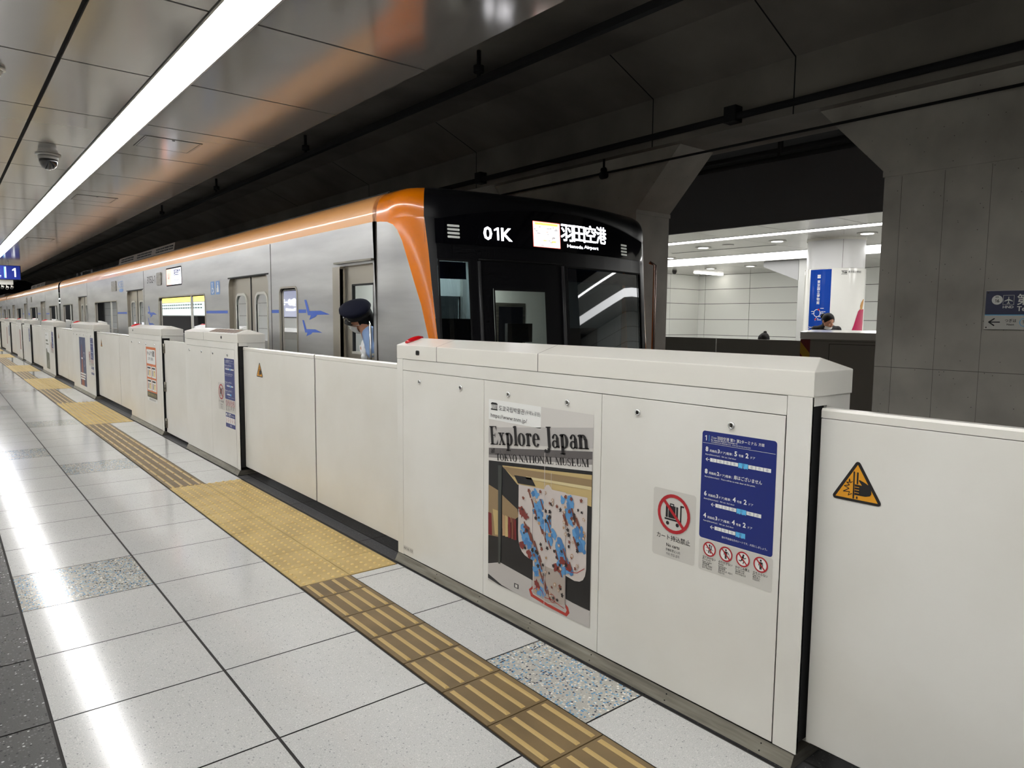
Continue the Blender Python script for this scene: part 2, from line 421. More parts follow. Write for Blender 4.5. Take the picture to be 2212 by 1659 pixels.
def tactile(y0, y1, dots, label, group):
    mb = MB()
    xs = [(T0, T1), (T1, T2)] if dots else [(T0, T1)]
    far = y0 > 16
    for xa, xb in xs:
        y = y0
        while y < y1-0.02:
            e = min(y+0.3, y1)
            g = 0.0028
            mb.box(xa+g, xb-g, y+g, e-g, -0.003, 0.003, 0)
            if dots:
                n = 5
                for i in range(n):
                    for j in range(n):
                        cx = xa+0.3*(i+0.5)/n; cy = y+0.3*(j+0.5)/n
                        if cy > e-0.01: continue
                        k = 6 if far else 10
                        rr = [(0.0115, 0.003), (0.0096, 0.0074), (0.0052, 0.0092)] if not far else [(0.0115, 0.003), (0.007, 0.009)]
                        rings = [[(cx+r*math.cos(2*math.pi*q/k), cy+r*math.sin(2*math.pi*q/k), z) for q in range(k)] for r, z in rr]
                        mb.ring(rings, 1, caps=False)
                        b = len(mb.v)-k
                        mb.f.append([b+q for q in range(k)]); mb.m.append(1); mb.sm.append(True)
            else:
                for i in range(4):
                    cx = xa+0.3*(i+0.5)/4; w, h = 0.0105, 0.0085
                    a, b = y+0.014, e-0.014
                    if b-a < 0.04: continue
                    v = [(cx-w,a,0.003),(cx+w,a,0.003),(cx+w,b,0.003),(cx-w,b,0.003),(cx-w+0.005,a+0.008,h),(cx+w-0.005,a+0.008,h),(cx+w-0.005,b-0.008,h),(cx-w+0.005,b-0.008,h)]
                    mb.add(v, [(4,5,6,7),(0,1,5,4),(1,2,6,5),(2,3,7,6),(3,0,4,7)], 1)
            y = e
    o = mb.build('tactile_warning_pad' if dots else 'tactile_guide_strip', ['tact_y', 'tact_dot'] if dots else ['tact_b', 'tact_bar'], fix=False)
    tag(o, label, 'tactile paving', group)
PN = ['ochre dotted warning pad at the near right foot of the big poster cabinet', 'ochre dotted warning pad before the opening between poster cabinet and second cabinet',
      'ochre dotted pad before the opening beyond the cabinet with orange poster', 'ochre dotted pad just beyond the cabinet with navy tower poster',
      'ochre dotted pad beyond the cabinet with white landscape poster', 'far ochre dotted pad, second from the left edge', 'farthest ochre dotted pad at the left edge']
LN = ['brown ribbed guide strip running past the big poster cabinet', 'brown ribbed guide strip running past the hinged white panel', 'ribbed guide strip passing the navy tower poster cabinet',
      'ribbed guide strip passing the white landscape poster cabinet', 'distant ribbed guide strip passing the double cabinet', 'distant ribbed guide strip at the left edge of view', 'x']
for i, (a, b) in enumerate(PADS):
    if i > 0: tactile(a, b, True, PN[i], 'tactile paving along the gate line')
    nxt = PADS[i+1][0] if i+1 < len(PADS) else None
    if nxt is not None: tactile(b, nxt, False, LN[i], 'tactile paving along the gate line')

# ------------------------------------------------------------------ our platform's ceiling
ZC = 3.0
def make_ceiling():
    mb = MB(); g = 0.009
    mb.box(-4.6, 2.38, -8, 62, ZC+0.03, ZC+0.12, 1)
    xs = [(-4.6, -3.15), (-3.15, -2.0), (-1.76, -0.62), (-0.62, 0.618), (0.636, 1.12), (1.355, 2.38)]
    k0 = -8
    ys = [5.0+1.235*k for k in range(-10, 47)]
    for xa, xb in xs:
        for y0, y1 in zip(ys, ys[1:]):
            mb.box(xa+g/2, xb-g/2, y0+g, y1-g, ZC, ZC+0.02, 0)
    # black drop edge above the track side
    mb.box(2.365, 2.385, -8, 62, ZC+0.021, 4.0, 1)
    o = mb.build('ceiling', ['ceil', 'ceil_gap'], fix=False); tag(o, kind='structure')
make_ceiling()
def strip_light(x0, x1, y0, y1, z, label, name='ceiling_light', matn='strip', trim=True):
    t = thing(name, label, 'ceiling light', ((x0+x1)/2, (y0+y1)/2, z), 'continuous ceiling light lines')
    MB().box(x0+0.012, x1-0.012, y0, y1, z+0.001, z+0.012).build('diffuser', matn, t)
    if trim:
        for s in (0, 1):
            a = x0 if s == 0 else x1-0.012
            MB().box(a, a+0.012, y0, y1, z-0.006, z+0.03).build('side_trim', 'trim', t)
    return t
strip_light(1.122, 1.353, -8, 62, ZC, 'long white ceiling light line running from top centre to far left over the platform')
strip_light(-1.998, -1.762, -8, 62, ZC, 'added unseen fill light line on the stair side of the near platform')  # fill lamp added out of view

def hatch(x0, x1, y0, y1, label):
    t = thing('ceiling_hatch', label, 'access hatch', ((x0+x1)/2, (y0+y1)/2, ZC), 'ceiling access hatches')
    m = MB(); w = 0.012
    for a, b, c, d in ((x0, x1, y0, y0+w), (x0, x1, y1-w, y1), (x0, x0+w, y0+w, y1-w), (x1-w, x1, y0+w, y1-w)): m.box(a, b, c, d, ZC-0.004, ZC+0.001)
    m.build('frame', 'ceil', t)
    MB().box(x0+w+0.004, x1-w-0.004, y0+w+0.004, y1-w-0.004, ZC-0.003, ZC+0.0005).build('panel', 'ceil', t)
    m = MB()
    for a, b, c, d in ((x0-0.004, x1+0.004, y0-0.004, y0), (x0-0.004, x1+0.004, y1, y1+0.004), (x0-0.004, x0, y0, y1), (x1, x1+0.004, y0, y1),
                       (x0+w, x1-w, y0+w, y0+w+0.004), (x0+w, x1-w, y1-w-0.004, y1-w), (x0+w, x0+w+0.004, y0+w, y1-w), (x1-w-0.004, x1-w, y0+w, y1-w)):
        m.box(a, b, c, d, ZC-0.002, ZC)
    m.build('shadow_gap', 'seam', t)
    MB().cyl(((x0+x1)/2, y0+0.03, ZC-0.006), ((x0+x1)/2, y0+0.03, ZC), 0.012, 12).build('latch', 'darkmetal', t)
hatch(1.42, 1.87, 6.60, 7.05, 'nearest and largest-looking access hatch in the ceiling right of the light line')
hatch(1.42, 1.87, 10.32, 10.80, 'second access hatch in the ceiling, middle of the three')
hatch(1.42, 1.87, 16.6, 17.1, 'farthest small access hatch in the ceiling above the platform number sign')

def dome_camera():
    c = (0.88, 7.99)
    t = thing('dome_camera', 'round dark dome camera hanging from the ceiling left of the light line', 'security camera', (c[0], c[1], ZC))
    def lathe(prof, n=28):
        m = MB(); m.ring([[(c[0]+r*math.cos(2*math.pi*k/n), c[1]+r*math.sin(2*math.pi*k/n), z) for k in range(n)] for r, z in prof]); return m
    lathe([(0.105, ZC), (0.105, ZC-0.008), (0.092, ZC-0.014), (0.075, ZC-0.016)]).build('flange', 'trim', t)
    lathe([(0.084, ZC-0.014), (0.082, ZC-0.040), (0.078, ZC-0.046)]).build('housing', mat('camera_grey', rgb(150, 148, 145), 0.4), t)
    lathe([(0.076, ZC-0.044), (0.075, ZC-0.070), (0.066, ZC-0.102), (0.046, ZC-0.126), (0.018, ZC-0.139), (0.001, ZC-0.141)]).build('dome', mat('smoked_dome', rgb(18, 18, 20), 0.06, coat=1.0), t)
dome_camera()
def ceiling_disc():
    c = (0.345, 5.43)
    t = thing('smoke_detector', 'small white round detector on the ceiling at the left photo edge', 'smoke detector', (c[0], c[1], ZC))
    MB().cyl((c[0], c[1], ZC), (c[0], c[1], ZC-0.02), 0.055, 24).build('base', 'enamel', t)
    MB().cyl((c[0], c[1], ZC-0.02), (c[0], c[1], ZC-0.05), 0.042, 24, r1=0.03).build('head', 'enamel', t)
ceiling_disc()

# ------------------------------------------------------------------ walls and track box
def wall_panels(name, x, y0, y1, ys, zs, face=1, axis='x', g=0.014, mt='wallpanel'):
    """panelled wall; panels stand 20 mm proud of a dark backing"""
    mb = MB()
    def bx(a, b, c, d, p, q, mi):
        if axis == 'x': mb.box(p, q, a, b, c, d, mi)
        else: mb.box(a, b, p, q, c, d, mi)
    bx(y0, y1, zs[0], zs[-1], x, x+0.1*face, 1)
    for a, b in zip(ys, ys[1:]):
        for c, d in zip(zs, zs[1:]): bx(a+g/2, b-g/2, c+g/2, d-g/2, x-0.02*face, x-0.0005*face, 0)
    o = mb.build(name, [mt, 'seam'], fix=False); tag(o, kind='structure')
ZS = [0, 0.06, 0.56, 1.06, 1.565, 2.075, 2.54, 3.0]
wall_panels('wall_left', -4.6, -8, 62, [-8+1.4*i for i in range(51)], ZS, face=-1)
wall_panels('wall_far', 19.64, -8, 14.27, [14.27-0.27-1.64*i for i in range(14, -1, -1)] + [14.27], ZS)
wall_panels('wall_end', 14.27, 12.0, 19.64, [12.0+1.53*i for i in range(5)] + [19.62], ZS, axis='y')
def shell():
    def st(name, mb, mats): tag(mb.build(name, mats, fix=False), kind='structure')
    st('wall_back', MB().box(-4.6, 2.6, -8.1, -8, -0.3, 3.1), ['wallpanel'])
    st('wall_front', MB().box(-4.6, 2.58, 62, 62.1, -0.3, 3.1), ['tunnel_black'])
    # track bed, platform edges
    st('floor_track', MB().box(2.58, 9.62, -10, 62, -1.3, -1.15, 0).box(2.56, 2.585, -8, 62, -1.15, -0.004, 0).box(9.615, 9.64, -8, 62, -1.15, -0.004, 0), ['tunnel_black'])
    st('floor_far', MB().box(9.64, 20, -8, 20, -0.3, 0), ['tile'])
    # tunnel slab, haunches of the centre beam, drop edge over the far track
    mb = MB()
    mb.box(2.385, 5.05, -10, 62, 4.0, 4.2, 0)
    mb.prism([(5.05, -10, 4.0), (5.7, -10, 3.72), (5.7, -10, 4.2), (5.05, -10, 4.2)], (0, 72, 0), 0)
    mb.prism([(7.10, -10, 4.0), (6.45, -10, 3.72), (6.45, -10, 4.2), (7.10, -10, 4.2)], (0, 72, 0), 1)
    mb.box(7.10, 9.99, -10, 62, 4.0, 4.2, 1)
    mb.box(9.985, 10.02, -10, 62, 3.0, 4.0, 3)
    for y in (7.77, 4.764, 3.245, 1.2, 10.8, 13.8):       # casting joints
        mb.prism([(5.052, y-0.006, 3.998), (5.7, y-0.006, 3.718), (5.7, y-0.006, 3.73), (5.052, y-0.006, 4.01)], (0, 0.012, 0), 2)
    st('ceiling_track', mb, ['concrete_dark', 'tunnel_black', 'black', 'drop'])
    st('wall_tunnel', MB().box(2.4, 10, 62, 62.1, -1.2, 4.2), ['tunnel_black'])
shell()
def beam_and_pillars():
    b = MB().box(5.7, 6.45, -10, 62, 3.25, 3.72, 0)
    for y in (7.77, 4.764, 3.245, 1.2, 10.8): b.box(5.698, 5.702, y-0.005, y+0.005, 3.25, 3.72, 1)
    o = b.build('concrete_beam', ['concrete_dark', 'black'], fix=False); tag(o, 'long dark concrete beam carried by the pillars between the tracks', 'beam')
    labs = {(0.60, 2.51): 'grey concrete pillar at the right edge carrying the navy station sign', (5.04, 6.95): 'grey concrete pillar with flared top behind the cab roof',
            (9.48, 11.39): 'concrete pillar hidden mostly behind the first train car', (-3.84, -1.93): 'concrete pillar beyond the right photo edge'}
    for (y0, y1), lab in labs.items():
        t = thing('concrete_pillar', lab, 'pillar', (6.07, (y0+y1)/2, -1.15), 'concrete pillars between the tracks')
        m = MB().box(5.8, 6.35, y0, y1, -1.15, 2.665, 0)
        # formwork joints on the track face and on the end
        for yy in [y1-0.13-0.30*i for i in range(6)]:
            m.box(5.7985, 5.8005, yy-0.001, yy+0.001, -1.0, 2.62, 1)
        for zz in (1.15, 0.25): m.box(5.7985, 5.8005, y0, y1, zz-0.002, zz+0.002, 1)
        m.build('shaft', ['concrete', 'seam_soft'], t, fix=False)
        h = 0.55
        MB().prism([(5.8, y0, 2.665), (5.8, y1, 2.665), (5.8, y1+h, 3.25), (5.8, y0-h, 3.25)], (0.55, 0, 0)).build('flared_head', ['concrete'], t, fix=False)
        MB().box(5.79, 6.36, y0-0.01, y1+0.01, 2.63, 2.672).build('ledge', ['concrete'], t, fix=False)
beam_and_pillars()
def conduits():
    t = thing('overhead_conduit', 'dark conduit rail running along the lower edge of the concrete beam', 'conduit', (5.64, 26, 3.3))
    MB().tube([(5.64, -8, 3.33), (5.64, 61, 3.33)], 0.032, 8).build('pipe', 'tunnel_black', t)
    for y in (3.797, 7.6, 11.4, 0.0):
        MB().box(5.59, 5.699, y-0.06, y+0.06, 3.28, 3.42).build('bracket', 'black', t)
    t = thing('overhead_cable', 'thin black cable strung across the flared pillar heads', 'cable', (5.69, 26, 3.09))
    MB().tube([(5.69, -8, 3.09), (5.69, 61, 3.09)], 0.011, 6).build('wire', 'black', t)
    for y in (5.42, 0.2, 10.6):
        m = MB().cyl((5.69, y, 3.09), (5.69, y, 3.24), 0.012, 8).cyl((5.69, y-0.035, 3.07), (5.69, y+0.035, 3.07), 0.04, 12).cyl((5.69, y-0.02, 3.12), (5.69, y+0.02, 3.12), 0.032, 12)
        m.build('hanger', 'black', t)
    t = thing('overhead_contact_rail', 'black contact wire bar above the train roof line', 'overhead line', (4.05, 26, 3.72))
    MB().box(4.02, 4.08, -8, 61, 3.69, 3.75).build('bar', 'tunnel_black', t)
    for y in (5.49, 1.5, 9.5, 13.5, 17.5):
        MB().cyl((4.05, y, 3.74), (4.05, y, 4.0), 0.02, 8).cyl((4.05, y, 3.80), (4.05, y, 3.86), 0.05, 12).build('insulator', 'tunnel_black', t)
    for x, z, lab in ((6.62, 3.13, 'lower dark pipe under the beam above the far track'), (6.66, 3.22, 'upper dark pipe under the beam above the far track')):
        t = thing('overhead_pipe', lab, 'pipe', (x, 26, z))
        MB().tube([(x, -8, z), (x, 61, z)], 0.025, 8).build('pipe', 'tunnel_black', t)
        for y in (3.9, 1.8, 6.0): MB().box(x-0.01, x+0.01, y-0.015, y+0.015, z, 3.26 if x < 6.45 else 3.95).build('hanger', 'tunnel_black', t)
conduits()
# ------------------------------------------------------------------ platform gates
GX = 2.15; GB = 2.41; LX0, LX1 = 2.20, 2.24
def lid_mesh(y0, y1, hip_near=True, hip_far=False, zb=1.255):
    xr = 2.28; zt = 1.338; zr = 1.378
    ya = y0+(0.05 if hip_near else 0); yb = y1-(0.05 if hip_far else 0)
    v = [(GX,y0,zb),(GB,y0,zb),(GB,y1,zb),(GX,y1,zb),(GX,y0,zt),(GB,y0,zt),(GB,y1,zt),(GX,y1,zt),(xr,ya,zr),(xr,yb,zr)]
    f = [(0,3,2,1),(0,1,5,4),(1,2,6,5),(2,3,7,6),(3,0,4,7),(4,5,8),(5,6,9,8),(6,7,9),(7,4,8,9)]
    return MB().add(v, f)
def lock(par, y, z, r=0.0135, core='darkmetal', x=GX-0.004):
    m = MB(); n = 20
    prof = [(r, x+0.004), (r, x-0.001), (r*0.86, x-0.004), (r*0.60, x-0.0045), (r*0.56, x-0.002)]
    m.ring([[(px, y+rr*math.cos(2*math.pi*k/n), z+rr*math.sin(2*math.pi*k/n)) for k in range(n)] for rr, px in prof], 0, caps=False)
    m.ring([[(px, y+rr*math.cos(2*math.pi*k/n), z+rr*math.sin(2*math.pi*k/n)) for k in range(n)] for rr, px in [(r*0.56, x-0.002), (0.0005, x-0.0022)]], 1, caps=False)
    m.box(x-0.0035, x-0.002, y-0.0014, y+0.0014, z-r*0.42, z+r*0.42, 2)
    m.build('lock', ['chrome', core, 'black'], par)
def cabinet(y0, y1, label, splits, keys, beacon=True, group='platform gate cabinets', far=False, lidseams=(), hipfar=False, lidkey=None):
    t = thing('gate_cabinet', label, 'platform gate', (GX+0.13, (y0+y1)/2, 0), group)
    post = 0.084
    b = MB()
    b.box(GX+0.004, GX+0.012, y0, y1, 0.052, 1.255, 0)                   # front shell backing
    b.box(GX, GX+0.012, y0, y0+post, 0.052, 1.255, 0)                     # near post
    b.box(GX, GX+0.012, y1-0.065, y1, 0.052, 1.255, 0)                    # far post
    b.box(GX, GX+0.012, y0+post+0.002, y1-0.067, 1.189, 1.253, 0)        # header strip
    b.box(GX+0.055+0.045, GB, y0+0.002, y1-0.002, 0.052, 1.255, 0)        # rear half
    b.box(GX+0.012, GX+0.1, y0, y0+0.03, 1.225, 1.255, 0)                # lintel over the leaf slot
    b.box(GX+0.012, GX+0.1, y1-0.03, y1, 1.225, 1.255, 0)
    b.box(GX+0.004, GX+0.006, y0+post, y1-0.065, 0.052, 1.255, 1)
    b.build('body', ['enamel', 'seam'], t, fix=False)
    MB().box(GX+0.012, GX+0.1, y0+0.012, y0+0.02, 0.075, 1.225).build('slot_seal', 'rubber', t)
    MB().box(GX+0.012, GX+0.1, y1-0.02, y1-0.012, 0.075, 1.225).build('slot_seal', 'rubber', t)
    pl = lid_mesh(y0-0.004, y1+0.004, True, hipfar).build('lid', 'enamel_lid', t, bevel=0.003)
    if lidseams:
        for yy in lidseams:
            m = MB(); m.box(GX-0.0006, GX+0.001, yy-0.0015, yy+0.0015, 1.256, 1.338).add([(GX, yy-0.0015, 1.3388), (GX, yy+0.0015, 1.3388), (2.28, yy+0.0015, 1.3788), (2.28, yy-0.0015, 1.3788)], [(0, 1, 2, 3)])
            m.build('lid_seam', 'seam', t, fix=False)
    k = MB().prism([(GX-0.002, y0+0.003, 0.050), (2.124, y0+0.003, 0.004), (GB-0.008, y0+0.003, 0.004), (GB-0.008, y0+0.003, 0.050)], (0, y1-y0-0.006, 0))
    if not far:
        yy = y0+0.12
        while yy < y1-0.05:
            for zz in (0.016, 0.038): k.cyl((2.124+0.52*(zz-0.004), yy, zz), (2.122+0.52*(zz-0.004), yy, zz), 0.0025, 6, 1)
            yy += 0.41
    k.build('kick_plate', ['kick', 'black'], t)
    MB().box(2.128, GB-0.02, y0+0.02, y1-0.02, 0.0, 0.004).build('base_gap_shade', 'black', t)  # black slab stands in for the shade under the kick plate
    ys = [y0+post+0.003] + sorted(splits) + [y1-0.067]
    for i, (a, c) in enumerate(zip(ys, ys[1:])):
        p = MB().box(GX-0.001, GX+0.004, a+0.0015, c-0.0015, 0.055, 1.186).build('access_panel', 'enamel', t, bevel=0.0 if far else 0.0012)
        for yk in keys:
            if a < yk < c: lock(p, yk, 1.130, core='kick' if (int(yk*100) % 3) else 'darkmetal')
    if beacon:
        yb = y1-0.03
        n = 12
        m = MB(); rings = []
        for q in range(9):
            u = q/8; x = 2.175+0.12*u; z = 1.348+0.03*u*0.9
            r = 0.022*min(1, math.sin(math.pi*min(max(u, 0.04), 0.96))**0.45)
            rings.append([(x, yb-0.03+0.02*math.cos(2*math.pi*k/n)*r/0.022, z+0.004+1.05*max(-0.004, r*math.sin(2*math.pi*k/n))) for k in range(n)])
        m.ring(rings).build('beacon_lamp', 'red', t)
    if lidkey is not None:
        p = rrect(lidkey-0.019, lidkey+0.019, 1.284, 1.311, 0.009)
        m = MB().prism([(GX+0.001, y, z) for y, z in p], (-0.003, 0, 0))
        m.box(GX-0.003, GX-0.002, lidkey-0.008, lidkey+0.008, 1.294, 1.301, 1)
        m.build('lid_latch', ['darkmetal', 'black'], t)
    return t
C = []
C.append(cabinet(*CABS[0], 'nearest white gate cabinet with the big kimono museum poster and blue sign', [2.03, 2.855], [3.476, 3.061, 2.655, 2.237, 1.832, 1.404], lidseams=[2.443, 3.30], lidkey=3.50))
C.append(cabinet(*CABS[1], 'short white gate cabinet with striped lid label beside the hinged white panel', [7.522], [8.285, 7.829, 7.434, 6.967], beacon=False, lidseams=[7.75], lidkey=7.155))
C.append(cabinet(*CABS[2], 'short white gate cabinet carrying the orange and white notice poster', [10.605], [11.279, 10.807, 10.397, 9.918], lidkey=11.2))
C.append(cabinet(*CABS[3], 'white gate cabinet carrying the navy poster with a red tower', [16.407, 15.4], [16.856, 16.436, 16.019, 15.635, 15.238, 14.792], far=True, lidkey=16.9))
C.append(cabinet(*CABS[4], 'white gate cabinet carrying the white and green landscape poster', [21.9, 20.95], [22.494, 22.008, 21.65, 21.25, 20.862, 20.438], far=True, lidkey=22.5))
C.append(cabinet(*CABS[5], 'distant short gate cabinet, near half of the far double unit', [26.5], [27.2, 26.8, 26.3, 25.95], far=True, beacon=False))
C.append(cabinet(*CABS[6], 'distant short gate cabinet, far half of the far double unit with red poster', [29.5], [30.2, 29.7, 29.3, 28.8], far=True))
C.append(cabinet(*CABS[7], 'very distant gate cabinet with a pink poster near the left photo edge', [34.4, 35.3], [35.8, 35.0, 34.1], far=True))
C.append(cabinet(*CABS[8], 'farthest visible gate cabinet at the left photo edge', [40, 40.9], [], far=True))

def leaf(y0, y1, label, tri=None, seal=0, zb=0.085):
    t = thing('gate_leaf', label, 'sliding gate', ((LX0+LX1)/2, (y0+y1)/2, zb), 'sliding gate leaves')
    MB().box(LX0, LX1, y0, y1, zb, 1.186).build('panel', 'enamel', t, bevel=0.002)
    m = MB()
    pr = [(LX0-0.001, 1.188), (LX0-0.001, 1.211), (LX0+0.004, 1.219), (LX1-0.004, 1.219), (LX1+0.001, 1.211), (LX1+0.001, 1.188)]
    m.prism([(x, y0, z) for x, z in pr], (0, y1-y0, 0)).build('top_rail', 'enamel_lid', t)
    if seal: 
        a, b = (y0-0.012, y0) if seal == 1 else (y1, y1+0.012)
        MB().box(LX0+0.002, LX1-0.002, a, b, zb, 1.20).build('edge_seal', 'rubber', t)
    return t
LEAF = {}
LEAF['r'] = leaf(-1.6, 1.108, 'sliding white gate leaf cut by the right photo edge, with large hand warning triangle')
LEAF['1a'] = leaf(3.742, 5.055, 'plain sliding gate leaf directly left of the big poster cabinet', seal=2)
LEAF['1b'] = leaf(5.075, 6.672, 'sliding gate leaf with small triangle beside the striped-lid cabinet')
LEAF['2a'] = leaf(11.487, 12.5, 'narrow plain gate leaf beside the orange notice cabinet', seal=2)
LEAF['2b'] = leaf(12.52, 14.472, 'gate leaf with tiny triangle beside the red tower poster cabinet')
LEAF['3a'] = leaf(17.107, 18.3, 'plain gate leaf beyond the red tower poster cabinet', seal=2)
LEAF['3b'] = leaf(18.32, 20.072, 'gate leaf with tiny triangle beside the landscape poster cabinet')
LEAF['4a'] = leaf(22.707, 25.692, 'distant gate leaf between landscape poster cabinet and far double unit')
LEAF['5a'] = leaf(30.507, 33.492, 'very distant gate leaf beyond the far double unit')
LEAF['6a'] = leaf(36.107, 39.092, 'farthest gate leaf at the left photo edge')
def hinged(y0, y1, label):
    t = thing('emergency_panel', label, 'gate door', (2.2, (y0+y1)/2, 0.04), 'hinged emergency panels')
    p = MB().box(2.175, 2.21, y0, y1, 0.045, 1.20).build('panel', 'enamel', t, bevel=0.003)
    for z in (1.10, 0.62, 0.16):
        m = MB().cyl((2.168, y1-0.012, z-0.06), (2.168, y1-0.012, z+0.06), 0.010, 10)
        m.box(2.172, 2.176, y1-0.05, y1+0.03, z-0.06, z+0.06)
        for q in (-0.02, 0.02): m.box(2.156, 2.18, y1-0.024, y1, z+q-0.002, z+q+0.002, 1)
        m.build('hinge', ['kick', 'black'], t)
hinged(8.50, 9.54, 'white hinged emergency panel between striped-lid cabinet and orange notice cabinet')
hinged(27.47, 28.48, 'distant hinged emergency panel inside the far double unit')

# --- warning triangle with a hand ------------------------------------------------
def triangle(par, y, z, s=1.0, fine=True):
    g = G(*gate_plane(y, z, LX0-0.0008))
    def P(pts): return [((a-0.127)*s, (b-0.02)*s) for a, b in pts]
    c = [(0.127, 0.157), (0.046, 0.020), (0.208, 0.020)]
    # rounded black triangle
    out = []
    R = 0.009; cs = [(0.127, 0.157-2*R), (0.046+1.73*R, 0.020+R), (0.208-1.73*R, 0.020+R)]
    for (cx, cy), a in zip(cs, (30, 150, 270)):
        for k in range(5): out.append((cx+R*math.cos(math.radians(a+30*k)), cy+R*math.sin(math.radians(a+30*k))))
    g.poly(P(out), 'ink', 1)
    g.poly(P([(0.127, 0.1385), (0.0615, 0.0285), (0.1925, 0.0285)]), 'amber', 2)
    g2 = G(*gate_plane(y, z, LX0-0.0008))
    g2.poly(P([(0.115, 0.116), (0.1195, 0.116), (0.1205, 0.030), (0.116, 0.030)]), 'ink', 3)
    g2.poly(P([(0.126, 0.115), (0.131, 0.115), (0.131, 0.078), (0.126, 0.078)]), 'ink', 3)
    g2.poly(P([(0.1265, 0.039), (0.1315, 0.039), (0.1315, 0.031), (0.1265, 0.031)]), 'ink', 3)
    g2.poly(P([(0.121, 0.0765), (0.143, 0.0755), (0.1325, 0.089), (0.1345, 0.0925), (0.150, 0.0865), (0.1655, 0.0785), (0.171, 0.066), (0.1725, 0.054), (0.168, 0.047), (0.155, 0.043), (0.121, 0.0425)]), 'ink', 3)
    for yy in (0.068, 0.0595, 0.0505): g2.poly(P([(0.1205, yy+0.0009), (0.135, yy+0.0009), (0.135, yy-0.0009), (0.1205, yy-0.0009)]), 'amber', 4)
    g2.line(P([(0.113, 0.083), (0.107, 0.079), (0.1035, 0.090), (0.1025, 0.079), (0.095, 0.079), (0.1045, 0.071), (0.088, 0.066), (0.1035, 0.060), (0.086, 0.048), (0.1055, 0.050), (0.102, 0.038), (0.113, 0.045)]), 0.0022*s, 'ink', 3)
    p = g.build('warning_sticker', par); g2.build('hand_pictogram', p)
triangle(LEAF['r'], 0.983, 0.935)
triangle(LEAF['1b'], 6.245, 0.966)
triangle(LEAF['2b'], 14.05, 0.966)
triangle(LEAF['3b'], 19.66, 0.966)

# --- door position sign ----------------------------------------------------------
def pos_sign(par, yl, detail=True):
    """blue board 0.296 x 0.396; (0,0) is its lower left corner"""
    O = gate_plane(yl, 0.700, GX-0.001)
    g = G(*O)
    g.rr(0, 0, 0.296, 0.398, 0.011, 'sign_blue', 1); p = g.build('door_position_sign', par)
    def yv(v): return v-0.123
    g = G(*O)
    w = 'white_ink'
    g.text('1', 0.012, yv(0.486), 0.019, w, bold=0.03); g.rect(0.029, yv(0.484), 0.0305, yv(0.507), 'sign_sky', 2)
    g.text('✈', 0.038, yv(0.4955), 0.007, w, w=0.008); g.text('HND', 0.048, yv(0.4965), 0.0048, w, w=0.0135, bold=0.01)
    g.text('羽田空港 第1・第2ターミナル', 0.064, yv(0.4955), 0.0095, w, w=0.158, bold=0.004); g.text('方面', 0.228, yv(0.4965), 0.008, w, bold=0.01)
    g.text('for Haneda Airport Terminal 1·2', 0.038, yv(0.4885), 0.0052, w, w=0.108, bold=0.012)
    g.text('开往羽田机场 第1 第2航站楼 方向 · 하네다공항 제1·제2 터미널 방면', 0.038, yv(0.4815), 0.0036, w, w=0.16)
    g.rect(0.004, yv(0.4765), 0.292, yv(0.4775), w, 2); g.build('heading_lettering', p)
    def row(v, n, doors, a, b, en):
        g = G(*O)
        g.text(n, 0.016, v, 0.0165, w, bold=0.03); g.text('両編成(', 0.034, v, 0.007, w, w=0.032, bold=0.01)
        g.text(doors, 0.068, v, 0.013, w, bold=0.03); g.text('ドア)電車：', 0.080, v, 0.007, w, w=0.050, bold=0.01)
        if a:
            g.text(a, 0.136, v, 0.0165, w, bold=0.03); g.text('号車', 0.153, v, 0.007, w, w=0.019, bold=0.01)
            g.text(b, 0.180, v, 0.0165, w, bold=0.03); g.text('ドア', 0.200, v, 0.007, w, w=0.017, bold=0.01)
        else: g.text('扉はございません', 0.137, v, 0.011, w, w=0.110, bold=0.012)
        g.text(en, 0.016, v-0.0135, 0.0052, w, w=0.128 if a else 0.206, bold=0.008)
        g.build('row_lettering', p)
    row(yv(0.447), '8', '3', '5', '2', '8cars(3doors/car)：5th car, 2nd door')
    row(yv(0.365), '8', '2', None, None, '8cars(2doors/car)：There will be no train door at this point.')
    row(yv(0.283), '6', '3', '4', '2', '6cars(3doors/car)：4th car, 2nd door')
    row(yv(0.201), '4', '3', '4', '2', '4cars(3doors/car)：4th car, 2nd door')
    NUM = '①②③④⑤⑥⑦⑧'
    def cars(v, x0, n, hot):
        d = G(*O); g = d
        g.line([(x0-0.003, v+0.0065), (x0-0.018, v+0.0065)], 0.002, w, 2); g.line([(x0-0.011, v+0.0125), (x0-0.018, v+0.0065), (x0-0.011, v+0.0005)], 0.002, w, 2)
        x = x0
        for i in range(n):
            wd = 0.0375 if i == hot else 0.0275
            if i == hot:
                d.rect(x, v-0.004, x+wd, v+0.0145, 'sign_sky', 2); d.text(NUM[i], x+wd/2, v+0.004, 0.0085, 'sign_blue', 3, align='c')
                for q in (0.002, 0.0145, 0.028): d.rect(x+q, v-0.0035, x+q+0.008, v-0.0022, 'sign_blue', 3)
                d.poly([(x+wd/2-0.0025, v+0.002), (x+wd/2+0.0025, v+0.002), (x+wd/2, v-0.0015)], 'sign_red', 4)
            else:
                d.rect(x, v, x+wd, v+0.013, 'white_ink', 2); d.text(NUM[i], x+wd/2, v+0.003, 0.0075, 'sign_blue', 3, align='c')
            x += wd+0.0016
        d.build('car_diagram', p)
    cars(yv(0.411), 0.037, 8, 4); cars(yv(0.248), 0.066, 6, 3); cars(yv(0.164), 0.066, 4, 3)
    g = G(*O); g.text('目の不自由な方のシートです。大切にしましょう。', 0.098, yv(0.142), 0.006, w, w=0.178, bold=0.006)
    g.build('footnote_lettering', p)
